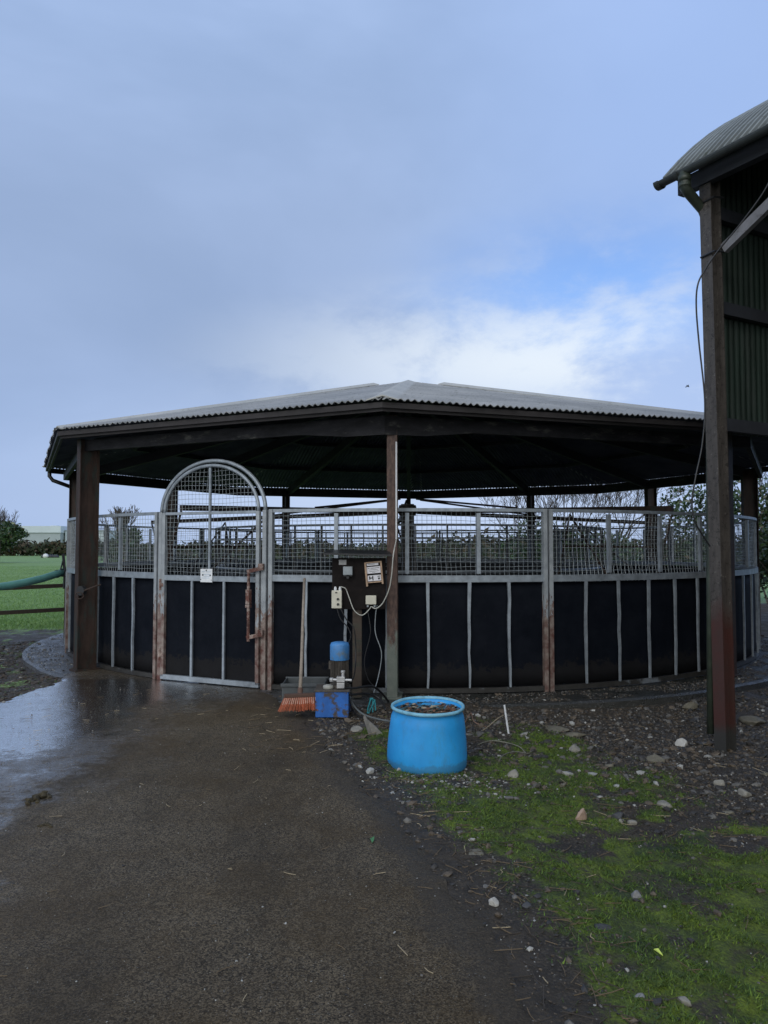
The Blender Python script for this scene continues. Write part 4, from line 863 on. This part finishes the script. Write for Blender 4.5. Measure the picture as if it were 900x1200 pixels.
# tree left of frame edge and ivy tree
rd = random.Random(4)
def roundtree(name, x, y, h, w, n, size, label, seed, bare=True):
    z0 = gz(x,y); t = thing(name, (x,y,z0), label, 'tree'); rd = random.Random(seed); lb = []
    for k in range(7): lb.append((x+rd.uniform(-.35,.35)*w, y+rd.uniform(-.3,.3)*w, z0+h*rd.uniform(.3,.78), w*rd.uniform(.18,.32), w*.3, h*rd.uniform(.12,.22)))
    leaves('crown', lb, n, size, evg, t, seed, (.6,.3,.1)); mb = MB(); mb.tube([(x,y,z0-.1),(x+.1,y,z0+h*.4),(x,y,z0+h*.7)], [.16,.12,.06], 7)
    mb.build('trunk', bark, t)
    if bare:
        mb = MB()
        for k in range(7): branches(mb, Vector((x+rd.uniform(-.1,.1)*w,y,z0+h*.45)), Vector((rd.uniform(-.7,.7),rd.uniform(-.5,.5),1)).normalized(), h*.26, .04, 4, rd, .7, .2, .014)
        mb.build('bare_branches', bark, t)
roundtree('ivy_tree', at(143,640,38).x, 38, 3.15, 2.1, 3500, .10, 'ivy clad tree seen through the mesh between brown post and gate', 51)
roundtree('field_tree', at(-2,640,75).x, 75, 4.6, 4.6, 5000, .17, 'dark leafy tree at the left edge beyond the field', 52)
# warehouse
wh = thing('warehouse', (at(40,640,300).x,312,-.1), 'long pale grey industrial warehouse beyond the field hedge', 'warehouse')
wx0, wx1 = at(-60,640,300).x, at(70.5,640,300).x; zt_ = at(0,618.5,300).z
wm1 = pbr('pale grey wall cladding', (.30,.35,.38), .7, 0, .06, .3, 0); wm2 = pbr('white parapet cladding', (.48,.55,.60), .7, 0, .05, .3, 0)
mb = MB(); mb.box(((wx0+wx1)/2,315,zt_/2-1), (wx1-wx0,30,zt_-.4)); mb.build('walls', wm1, wh)
mb = MB(); mb.box(((wx0+wx1)/2,315,zt_-.6), (wx1-wx0+.6,31,2.6)); mb.box((at(45,640,300).x,315,zt_+.9),(2.4,3,.7)); mb.build('parapet', wm2, wh)
wh2 = thing('warehouse', (at(74,640,302).x+4,318,-.1), 'slightly lower white industrial building adjoining the pale grey warehouse', 'warehouse')
mb = MB(); mb.box((wx1+8.6,317,zt_/2-.8), (16,28,zt_-.9)); mb.build('walls', wm2, wh2); mb = MB(); mb.box((wx1+8.6,317,zt_-1.05), (16.4,28.4,.5)); mb.build('roof', wm1, wh2)
# bundle in the field
c_ = at(59,651,110); bu = thing('field_bundle', (c_.x,110,gz(c_.x,110)), 'low black and white bundle lying in the field', 'bundle')
mb = MB(); z0 = gz(c_.x,110)
for k in range(7): mb.lathe([(.001,.55),(.3,.45),(.45,.2),(.4,0)], (c_.x+random.uniform(-.9,1.0),110+random.uniform(-.3,.3),z0-.1), 8)
mb.build('dark_sacks', blackp, bu); mb = MB(); mb.lathe([(.001,.6),(.3,.5),(.42,.2),(.3,0)], (c_.x-.45,109.5,z0), 8); mb.build('white_sack', whitep, bu)
# bird
c_ = at(806,452.5,40); mb = MB(); mb.tube([c_+Vector((-.08,0,.05)),c_+Vector((-.02,0,.02)),c_+Vector((.04,0,-.025)),c_+Vector((.08,0,-.05))], [.008,.03,.028,.006], 7); mb.prism([c_+Vector((-.01,0,.01)),c_+Vector((.02,0,-.01)),c_+Vector((-.06,.10,-.05)),c_+Vector((-.10,.14,-.02))], (0,0,.004)); mb.prism([c_+Vector((-.01,0,.01)),c_+Vector((.03,0,-.01)),c_+Vector((.01,-.12,.03)),c_+Vector((-.03,-.14,.05))], (0,0,.004))
setp(mb.build('bird', blackp), 'tiny dark bird flying in the sky left of the barn post', 'bird')
# ------------------------------------------------------------------ stones
ico = bmesh.new(); bmesh.ops.create_icosphere(ico, subdivisions=1, radius=1); ico.verts.ensure_lookup_table(); IV = np.array([v.co[:] for v in ico.verts]); IF = np.array([[v.index for v in f.verts] for f in ico.faces]); ico.free()
ico = bmesh.new(); bmesh.ops.create_icosphere(ico, subdivisions=3, radius=1); ico.verts.ensure_lookup_table(); JV = np.array([v.co[:] for v in ico.verts]); JF = [[v.index for v in f.verts] for f in ico.faces]; ico.free()
stcol = [((.22,.21,.18),'pale grey stone'),((.40,.39,.36),'whitish stone'),((.34,.24,.18),'pinkish stone'),((.05,.052,.055),'dark slate stone'),((.13,.12,.09),'mossy brown stone'),((.2,.2,.2),'mid grey stone')]
stm = [pbr(nm, c, .7, 0, .3, 12, .6, 60, second=mul(c,.45), thr=(.55,.7), sscale=9) for c, nm in stcol]
def stone(px_, py_, wpx, hpx, mi, label, flat=.75, seed=0):
    p = on(px_, py_+hpx*.35); sc = p.y/F*.9; w = wpx*sc/2; h = hpx*sc/2
    rg = np.random.default_rng(seed+int(px_)); V = JV.copy()
    for _ in range(14):        # chop facets
        d = rg.normal(size=3); d /= np.linalg.norm(d); k = rg.uniform(.42,.8); t = V@d; V = np.where((t > k)[:,None], V-np.outer(t-k, d), V)
    V = V*(1+.05*np.array([noise.noise(Vector(v)*2.5+Vector((px_,0,0))) for v in V])[:,None]); a_ = rg.uniform(-.4,.4); 
    V = V*np.array([w,w*.8,h*flat+.004]); c_, s_2 = math.cos(a_), math.sin(a_); V = np.stack([V[:,0]*c_-V[:,1]*s_2, V[:,0]*s_2+V[:,1]*c_, V[:,2]],1)/.8
    o = MB().add(V+np.array([p.x,p.y,p.z+h*flat*.25]), JF).build('stone', stm[mi], smooth=True, loc=(p.x,p.y,p.z)); setp(o, label, 'stone', 'loose stones on the mossy ground'); return o
ST = [(681,952,15,22,2,'pinkish upright stone standing in the moss',1),(602,905,17,12,0,'pale grey wedge stone nearest right of the blue drum',1),(673,876,14,11,0,'small triangular grey stone on moss left of the gravel',1),(800,870,17,13,1,'whitest stone, lying just left of the barn post foot',1),(873,927,19,14,0,'rounded grey stone at right, below the barn post',.9),(842,917,15,12,0,'grey brown stone left of the rounded one, below the barn post',1),(778,940,19,13,0,'flat pale stone among straw, between dark patch and gravel',.8),(577,1055,14,13,1,'white crumbly stone close to the concrete edge',1),(745,1047,15,14,5,'mid grey stone standing alone in the moss',1),(801,1170,18,14,0,'pale stone near the bottom right of the moss',.8),(725,954,16,11,3,'dark slate stone beside a pale one in the dark patch',.9),(728,961,9,7,0,'small pale stone touching the dark slate stone',.8),(617,1060,15,10,3,'black slate chip right of the white crumbly stone',.7),(741,963,12,8,0,'little pale stone on the edge of the dark patch',.7),(768,886,26,16,4,'big half buried brown stone left of the barn post',.7),(650,850,34,13,4,'large flat half buried stone against the slab',.5),(676,858,26,10,4,'flat brown stone just right of the large buried one',.5),(705,1085,24,11,3,'broad dark slate lying in the moss above the yellow scrap',.5),(556,996,24,9,4,'flat brown tile like stone on the concrete edge',.45),(808,824,22,14,4,'brown stone by the slab edge behind the barn post',.7),(880,842,34,16,4,'largest brown stone under the slab edge at right',.7),(750,1165,16,9,5,'mid grey stone low in the moss left of the bottom one',.6),(855,950,13,8,4,'small brown stone below the rounded grey one',.7),(420,853,17,12,0,'grey stone under the folded plastic scrap near the pump',.9),(660,918,10,7,4,'small mossy stone above the pinkish one',.6),(897,905,14,9,4,'brown stone cut by the right edge',.7),(545,908,7,6,1,'tiny white stone touching the foot of the blue drum',.8),(715,895,16,9,4,'brown flat stone in the gravel middle',.5),(585,885,9,5,1,'small white chip between the drum and the wedge stone',.6)]
for a in ST: stone(*a)
# folded plastic scrap
p = on(432,862); mb = MB(); mb.prism([p+Vector((-.0,0,0)),p+Vector((.03,.02,0)),p+Vector((.0,.02,.10)),p+Vector((-.035,.01,.17)),p+Vector((-.045,0,.15))],(.004,.012,0)); mb.prism([p+Vector((.02,.02,0)),p+Vector((.12,.03,.0)),p+Vector((.05,.03,.07)),p+Vector((-.03,.02,.14))],(.0,.012,.004))
setp(mb.build('plastic_scrap', pbr('dirty clear plastic', (.22,.21,.19), .5, 0, .4, 12, .4)), 'folded dirty plastic scrap standing beside a stone between pump and drum', 'scrap')
# white stick + wire bits + leaf + scraps
mb = MB(); p = on(596,860); mb.tube([p, at(591,826,p.y+.02)], .009, 6); setp(mb.build('white_stick', whitep), 'short white stick standing upright in the ground right of the drum', 'stick')
cable('loose_twine', [on(565,858)+Zv*.01, at(574,850,6.7), at(582,843,6.75), at(590,838,6.7)], .005, pbr('straw twine', (.2,.17,.12), .8), 'brown twig leaning against the white stick', 'twig')
cable('loose_twine', [on(560,874)+Zv*.01, on(575,871)+Zv*.02, on(592,873)+Zv*.02, on(608,877)+Zv*.015, on(616,884)+Zv*.01], .0045, pbr('grey string', (.16,.16,.12), .8), 'curled grey string on the moss right of the drum', 'string')
cable('loose_twine', [on(585,893)+Zv*.01, on(590,888)+Zv*.02, on(603,884)+Zv*.02, on(620,885)+Zv*.01], .0045, pbr('dull string', (.14,.14,.11), .8), 'short straw coloured string below the curled one', 'string')
cable('loose_twine', [on(545,848)+Zv*.01, on(552,842)+Zv*.05, on(556,850)+Zv*.03,on(570,853)+Zv*.01], .005, pbr('brown twine', (.16,.1,.07), .8), 'looped brown twine close behind the drum', 'twine')
p = gnd(436,985,.01); mb = MB(); mb.prism([p+Vector((-.012,.03,.0)),p+Vector((-.004,.015,.006)),p+Vector((.012,.03,.01)),p+Vector((.01,-.01,.004)),p+Vector((0,-.035,0)),p+Vector((-.006,-.005,.008))],(0,0,.002)); setp(mb.build('green_leaf', leafmat('fresh leaf', (.05,.16,.06),(.08,.22,.08))), 'single fresh green leaf on the wet concrete', 'leaf')
p = on(772,1120); mb = MB(); mb.prism([p+Vector((-.012,.022,.012)),p+Vector((.004,.016,.018)),p+Vector((.009,-.022,.01)),p+Vector((-.003,-.006,.014))],(0,0,.003)); setp(mb.build('yellow_scrap', leafmat('lime plastic', (.5,.6,.1),(.6,.7,.15))), 'small lime yellow scrap lying in the moss', 'scrap')
p = gnd(46,937,.0); mb = MB()
dungm = pbr('dung', (.045,.036,.018), .9, 0, .4, 20, .6)
for k in range(16):
    c_ = p+Vector((random.gauss(0,.035),random.gauss(0,.045),random.uniform(.006,.022))); r_ = random.uniform(.012,.024); V = IV*np.array([r_*1.2,r_,r_*.8])*(1+.2*RNG.normal(size=(12,1)))+np.array(c_); mb.add(V, IF.tolist())
setp(mb.build('dung_clump', dungm), 'flattened brown dung clump on the wet concrete at left', 'dung')
p = gnd(53,969,.0); mb = MB()
for k in range(7):
    c_ = p+Vector((random.gauss(0,.02),random.gauss(0,.02),.008)); r_ = random.uniform(.008,.014); mb.add(IV*np.array([r_*1.2,r_,r_*.8])+np.array(c_), IF.tolist())
setp(mb.build('dung_clump', dungm), 'smaller dark dung clump nearest below the brown one', 'dung')
# gravel (stuff)
def scatter(name, pts, sizes, mats, wts, flat=(.4,.8), seed=1, zoff=.25):
    rg = np.random.default_rng(seed); n = len(pts); nv = len(IV)
    ang_ = rg.uniform(0,6.28,n); sc = np.stack([sizes*rg.uniform(.7,1.4,n), sizes*rg.uniform(.7,1.1,n), sizes*rg.uniform(*flat,n)],1)
    V = IV[None]*(1+.22*rg.normal(size=(n,nv,1)).clip(-1.2,1.2))*sc[:,None,:]; c_, s_2 = np.cos(ang_)[:,None], np.sin(ang_)[:,None]
    tl = rg.uniform(-.35,.35,(n,1)); V = np.stack([V[...,0]*c_-V[...,1]*s_2, V[...,0]*s_2+V[...,1]*c_, V[...,2]+V[...,0]*tl],-1)
    V += pts[:,None,:]; V[...,2] += (sc[:,2]*zoff)[:,None]
    Fc = (IF[None]+np.arange(n)[:,None,None]*nv).reshape(-1,3); mi = np.repeat(rg.choice(len(mats), n, p=wts), len(IF))
    o = npmesh(name, V.reshape(-1,3), Fc, mats, mi, loc=(float(pts[:,0].mean()),float(pts[:,1].mean()),0)); setp(o, kind='stuff'); return o
gm_ = [pbr('gravel dark', (.032,.03,.028), .6, 0, .3, 20, 0), pbr('gravel brown', (.085,.066,.046), .65, 0, .3, 20, 0), pbr('gravel grey', (.11,.105,.095), .65, 0, .3, 20, 0), pbr('gravel pale', (.3,.3,.28), .6, 0, .2, 20, 0)]
N = 150000; x = RNG.uniform(-.6, 4.6, N); y = RNG.uniform(2.3, 9.2, N); z, s_, rc_ = terrain(x, y); mk = mossmask(x, y, s_)
dens = (s_ < .03)*(rc_ > RS+.01)*(x < y*.55+.4)
g_ = dens*(1-.8*mk)*(.45+.55*sst(4.9,6.2,y+.25*x))*sst(.3,.6,fbm(x*2.2,y*2.2,91)+.12)
edge_ = (s_ < .0)*np.exp(-((s_+.2)/.22)**2)*(x > -.9)*(x < y*.55+.4)*.55; g_ = np.maximum(g_, edge_*sst(.35,.6,fbm(x*5,y*5,92)+.1))
nb = np.exp(-(((x-dp.x-.15)/.55)**2+((y-5.25)/.28)**2)); g_ = np.maximum(g_, dens*nb*.8)
kp = RNG.random(N) < g_*.5; P_ = np.stack([x,y,z],1)[kp]; sz = (RNG.pareto(2.6,len(P_))*.006+.0045).clip(0,.035)*(1-.35*sst(6,4,P_[:,1]))
scatter('gravel', P_, sz, gm_, [.38,.38,.20,.04], seed=3)
# grit and crumbs lying on the slab apron
N = 26000; a_ = RNG.uniform(-PI, PI*.15, N); rr_ = RNG.uniform(RW+.06, RS-.06, N); x = CX+rr_*np.cos(a_); y = CY+rr_*np.sin(a_); s_ = sdist(x,y,POLY); kp = (s_ < -.02)&(fbm(x*4,y*4,101) > .44)&((x > .3)|(RNG.random(N) < .10)); P_ = np.stack([x,y,np.full(N,.002)],1)[kp]
scatter('slab_grit', P_, (RNG.pareto(2.6,len(P_))*.004+.004).clip(0,.022), gm_, [.45,.30,.20,.05], flat=(.3,.6), seed=14)
N = 5000; a_ = RNG.uniform(-PI, -PI*.6, N); rr_ = RNG.uniform(RW+.1, RS-.06, N); x = CX+rr_*np.cos(a_); y = CY+rr_*np.sin(a_); s_ = sdist(x,y,POLY); kp = (s_ < -.02)&(fbm(x*3,y*3,103) > .47)&(RNG.random(N) < .35); P_ = np.stack([x,y,np.full(N,.002)],1)[kp]
scatter('slab_chips', P_, RNG.uniform(.004,.012,len(P_)), gm_, [.2,.2,.3,.3], flat=(.2,.5), seed=15)
# pale pebbles around drum
N = 900; x = dp.x+.12+RNG.normal(0,.35,N); y = 5.22+RNG.normal(0,.16,N); z, s_, rc_ = terrain(x,y); kp = (s_ < 0)&(np.hypot(x-dp.x,y-dp.y) > .30); P_ = np.stack([x,y,z],1)[kp][:420]
scatter('pale_pebbles', P_, RNG.uniform(.003,.011,len(P_)), gm_, [.2,.2,.25,.35], seed=4)
lg_ = [pbr('leaf litter brown', (.05,.036,.024), .7, 0, .3, 20, 0), pbr('leaf litter dark', (.02,.017,.014), .7, 0, .3, 20, 0), pbr('mud stone', (.075,.068,.055), .65, 0, .3, 20, 0), pbr('litter green', (.04,.07,.015), .7, 0, .3, 20, 0), pbr('stone pale', (.18,.17,.15), .6, 0, .2, 20, 0)]
# left gravel margin
N = 34000; x = RNG.uniform(-8,-2.8,N); y = RNG.uniform(7,13.2,N); z, s_, rc_ = terrain(x,y); kp = (s_ < .02)&(rc_ > RS+.02)&(y < PL.y+.7)&(RNG.random(N) < .5); P_ = np.stack([x,y,z],1)[kp]
scatter('left_gravel', P_, (RNG.pareto(2.4,len(P_))*.010+.010).clip(0,.04), lg_, [.42,.18,.22,.11,.07], flat=(.2,.5), seed=5)
# grit on the yard
N = 14000; x = RNG.uniform(-4.2,1.6,N); y = 2.3+RNG.random(N)**1.3*6.5; s_ = sdist(x,y,POLY); kp = s_ > .03; P_ = np.stack([x,y,np.full(N,.008)],1)[kp]
scatter('yard_grit', P_, (.0014+RNG.pareto(3,len(P_))*.0013).clip(0,.0058), gm_, [.18,.34,.36,.12], seed=6)
# moss tufts (stuff)
def blades(name, P0, hgt, wd, mats, wts, seed, lean=.5):
    rg = np.random.default_rng(seed); n = len(P0); a_ = rg.uniform(0,6.28,n); h = hgt*rg.uniform(.5,1.4,n); dx = np.stack([np.cos(a_),np.sin(a_),np.zeros(n)],1)*wd*rg.uniform(.6,1.3,n)[:,None]
    ln = rg.normal(size=(n,2))*lean; tip = P0+np.stack([ln[:,0]*h, ln[:,1]*h, h],1); V = np.stack([P0-dx, P0+dx, tip],1).reshape(-1,3)
    o = npmesh(name, V, np.arange(n*3).reshape(n,3), mats, rg.choice(len(mats),n,p=wts), loc=(float(P0[:,0].mean()),float(P0[:,1].mean()),0)); setp(o, kind='stuff'); return o
mm_ = [leafmat('moss dark', (.012,.035,.006),(.05,.10,.012),.7), leafmat('moss bright', (.07,.15,.012),(.17,.235,.02),.7), leafmat('moss mid', (.035,.07,.010),(.08,.125,.016),.7)]
N = 420000; x = RNG.uniform(-.2,3.8,N); y = RNG.uniform(2.2,7.2,N); z, s_, rc_ = terrain(x,y); mk = mossmask(x,y,s_); kp = (RNG.random(N) < mk**1.5*sst(.35,.6,fbm(x*9,y*9,55,3)+.06))&(x < y*.55+.3)
P_ = np.stack([x,y,z-.002],1)[kp]; blades('moss', P_, .015, .0026, mm_, [.35,.27,.38], 7, .9)
# sparse weeds by the drum and straw
fg_ = [leafmat('field blade', (.07,.17,.03),(.14,.27,.06),.6), leafmat('field blade pale', (.13,.24,.07),(.22,.34,.12),.6)]
N = 120000; y = PL.y-.4+RNG.random(N)**1.8*45; x = -y*RNG.uniform(.38,.62,N); z, s_, rc_ = terrain(x,y); kp = rc_ > RS+.15; P_ = np.stack([x,y,z-.005],1)[kp]; kk = RNG.random(len(P_)) < sst(PL.y-.3,PL.y+.9,P_[:,1]+.8*(fbm(P_[:,0]*.8,P_[:,1]*.8,77)-.5)); P_ = P_[kk]
blades('field_grass', P_, .045, .006, fg_, [.6,.4], 8, .6)
def straw(name, P0, L, seed, mats, wts, r_=.0012):
    rg = np.random.default_rng(seed); n = len(P0); a_ = rg.uniform(0,6.28,n); d = np.stack([np.cos(a_),np.sin(a_),rg.uniform(-.05,.18,n)],1)*(L*rg.uniform(.3,1.5,n))[:,None]/2
    p_ = np.stack([-np.sin(a_),np.cos(a_),np.zeros(n)],1)*r_; u_ = np.array([0,0,1])*r_*1.2; q = [-p_-u_, p_-u_, p_+u_, -p_+u_]; mid = P0+rg.normal(size=(n,3))*[.006,.006,.001]
    V = np.stack([P0-d+c for c in q]+[mid+c for c in q]+[P0+d+c for c in q],1).reshape(-1,3)
    f = np.array([[i*4+k,i*4+(k+1)%4,(i+1)*4+(k+1)%4,(i+1)*4+k] for i in range(2) for k in range(4)]); Fc = (f[None]+np.arange(n)[:,None,None]*12).reshape(-1,4); mi = np.repeat(rg.choice(len(mats),n,p=wts),8)
    o = npmesh(name, V, Fc, mats, mi, loc=(float(P0[:,0].mean()),float(P0[:,1].mean()),0)); setp(o, kind='stuff')
sm_ = [pbr('straw pale', (.34,.28,.18), .7, 0, .2, 20, 0), pbr('straw brown', (.13,.095,.055), .7, 0, .2, 20, 0), pbr('straw dark', (.05,.04,.03), .7, 0, .2, 20, 0)]
N = 9000; x = RNG.uniform(-1,4.3,N); y = RNG.uniform(2.3,8.5,N); z, s_, rc_ = terrain(x,y); w_ = .26+1.3*np.exp(-((s_+.25)/.2)**2)*(.3+sst(6,3.5,y))+.55*np.exp(-(((x-1.9)/.9)**2+((y-4.6)/.22)**2))+.4*np.exp(-(((x-2.2)/.5)**2+((y-4.9)/.35)**2)); kp = (RNG.random(N) < w_*.5)&(s_ < .05)&(rc_ > RS); P_ = np.stack([x,y,z+.006],1)[kp]
straw('straw_litter', P_, .09, 9, sm_, [.12,.38,.50])
N = 420; x = RNG.uniform(-4,1.6,N); y = 2.4+RNG.random(N)*6; s_ = sdist(x,y,POLY); kp = s_ > .02; P_ = np.stack([x,y,np.full(N,.0125)],1)[kp]
straw('yard_straw', P_, .05, 10, sm_, [.25,.4,.35], .0010)
N = 260; x = RNG.uniform(-1.2,.6,N); y = RNG.uniform(5.9,7.6,N); z, s_, rc_ = terrain(x,y); kp = np.abs(s_) < .7; P_ = np.stack([x,y,np.maximum(z,.0)+.008],1)[kp]
straw('wall_straw', P_, .09, 12, sm_, [.2,.45,.35])
# ------------------------------------------------------------------ world
w = bpy.data.worlds.new('World'); S.world = w; w.use_nodes = True; nt = w.node_tree; nd = nt.nodes; lk = nt.links
for q in list(nd): nd.remove(q)
def N_(t, **k):
    q = nd.new(t)
    for a, v in k.items(): setattr(q, a, v)
    return q
def I(q, **k):
    for a, v in k.items(): q.inputs[a].default_value = v
    return q
out = N_('ShaderNodeOutputWorld'); tc = N_('ShaderNodeTexCoord')
SE, SA = R(32), R(205)        # sun elevation, azimuth (from +Y clockwise)
sky = N_('ShaderNodeTexSky', sky_type='NISHITA', sun_disc=False, sun_elevation=SE, sun_rotation=SA)
b1 = N_('ShaderNodeBackground'); b1.inputs['Strength'].default_value = .14; 
tint = N_('ShaderNodeMix', data_type='RGBA', blend_type='MULTIPLY'); tint.inputs[0].default_value = 1; tint.inputs[7].default_value = (.80,1.02,1.36,1); lk.new(sky.outputs[0], tint.inputs[6]); lk.new(tint.outputs[2], b1.inputs['Color'])
def wmth(op, a, b=0, clamp=False):
    q = N_('ShaderNodeMath', operation=op, use_clamp=clamp)
    for i, x in ((0,a),(1,b)):
        if isinstance(x, (int,float)): q.inputs[i].default_value = x
        else: lk.new(x, q.inputs[i])
    return q.outputs[0]
def wns(scale, det, rough, stretch=(1,1,1), loc=(0,0,0), dist=0):
    mp = N_('ShaderNodeMapping'); mp.inputs['Scale'].default_value = stretch; mp.inputs['Location'].default_value = loc; lk.new(tc.outputs['Generated'], mp.inputs[0])
    q = N_('ShaderNodeTexNoise'); I(q, Scale=scale, Detail=det, Roughness=rough, Distortion=dist); lk.new(mp.outputs[0], q.inputs['Vector']); return q.outputs['Fac']
def wmr(x, a, b, c, d):
    q = N_('ShaderNodeMapRange', interpolation_type='SMOOTHSTEP'); lk.new(x, q.inputs[0])
    for i, v in enumerate((a,b,c,d)): q.inputs[i+1].default_value = v
    return q.outputs[0]
def spot(px_, py_, k, sxz=1.0):         # soft lobe round a direction in the sky
    d = ray(px_,py_).normalized(); vm = N_('ShaderNodeVectorMath', operation='SUBTRACT'); lk.new(tc.outputs['Generated'], vm.inputs[0]); vm.inputs[1].default_value = d
    sc = N_('ShaderNodeVectorMath', operation='MULTIPLY'); lk.new(vm.outputs[0], sc.inputs[0]); sc.inputs[1].default_value = (1,1,sxz)
    ln = N_('ShaderNodeVectorMath', operation='LENGTH'); lk.new(sc.outputs[0], ln.inputs[0]); return wmr(ln.outputs['Value'], 0, k, 1, 0)
def wmix(f, a, b):
    q = N_('ShaderNodeMix', data_type='RGBA')
    for i, x in ((0,f),(6,a),(7,b)):
        if isinstance(x,(int,float)): q.inputs[i].default_value = x
        elif isinstance(x,tuple): q.inputs[i].default_value = (*x,1)
        else: lk.new(x, q.inputs[i])
    return q.outputs[2]
sx = N_('ShaderNodeSeparateXYZ'); lk.new(tc.outputs['Generated'], sx.inputs[0])
big = wns(1.6, 5, .55, (1,1,2.2), (3,1,0), .3); det = wns(6, 8, .62, (1,1,1.9), (0,0,4), .15)
c = wmix(wmr(big,.35,.65,0,1), (.325,.455,.72), (.42,.565,.87))
# darker grey bank across the middle of the sky
bank = wmth('MULTIPLY', wmr(sx.outputs[2], .08,.25,0,1), wmr(sx.outputs[2], .60,.36,0,1)); bank = wmth('MULTIPLY', bank, wmr(sx.outputs[0], .25,-.1,0,1)); c = wmix(wmth('MULTIPLY', bank, .5), c, (.29,.385,.585)); c = wmix(wmth('MULTIPLY', wmr(sx.outputs[0], -.05,.35,0,1), .75), c, (.37,.53,.90))
# paler band near the horizon
c = wmix(wmth('MULTIPLY', wmr(sx.outputs[2], .22,.02,0,1), .55), c, (.42,.54,.80))
br1 = wmth('MULTIPLY', spot(655,425,.55,4.0), wmr(det,.36,.62,.15,.95), True); c = wmix(br1, c, (.84,.92,1.0))
br2 = wmth('MULTIPLY', spot(520,580,.7,3.5), .8); c = wmix(br2, c, (.60,.72,.95))
# unseen sky behind the camera, brightened as added fill for sides facing it
back = wmr(sx.outputs[1], .1,-.7,0,1); c = wmix(back, c, (1.2,1.25,1.3))
b2 = N_('ShaderNodeBackground'); lk.new(c, b2.inputs['Color']); b2.inputs['Strength'].default_value = 1
hole = wmth('MULTIPLY', spot(700,325,.30,2.6), wmr(det,.62,.40,.25,1.0)); 
ms = N_('ShaderNodeMixShader'); lk.new(wmth('MULTIPLY', hole, .8), ms.inputs[0]); lk.new(b2.outputs[0], ms.inputs[1]); lk.new(b1.outputs[0], ms.inputs[2]); lk.new(ms.outputs[0], out.inputs[0])
sl = bpy.data.lights.new('sun','SUN'); sl.energy = .6; sl.angle = R(20); sl.color = (1,.95,.88); so = bpy.data.objects.new('sun', sl); COL.objects.link(so); so.location = (-10,-20,30)
dv = Vector((math.sin(SA)*math.cos(SE), math.cos(SA)*math.cos(SE), math.sin(SE))); so.rotation_euler = (-dv).to_track_quat('-Z','Y').to_euler()
S.render.engine = 'CYCLES'; S.view_settings.view_transform = 'Standard'; S.view_settings.look = 'None'; S.view_settings.gamma = 1; S.view_settings.exposure = 0
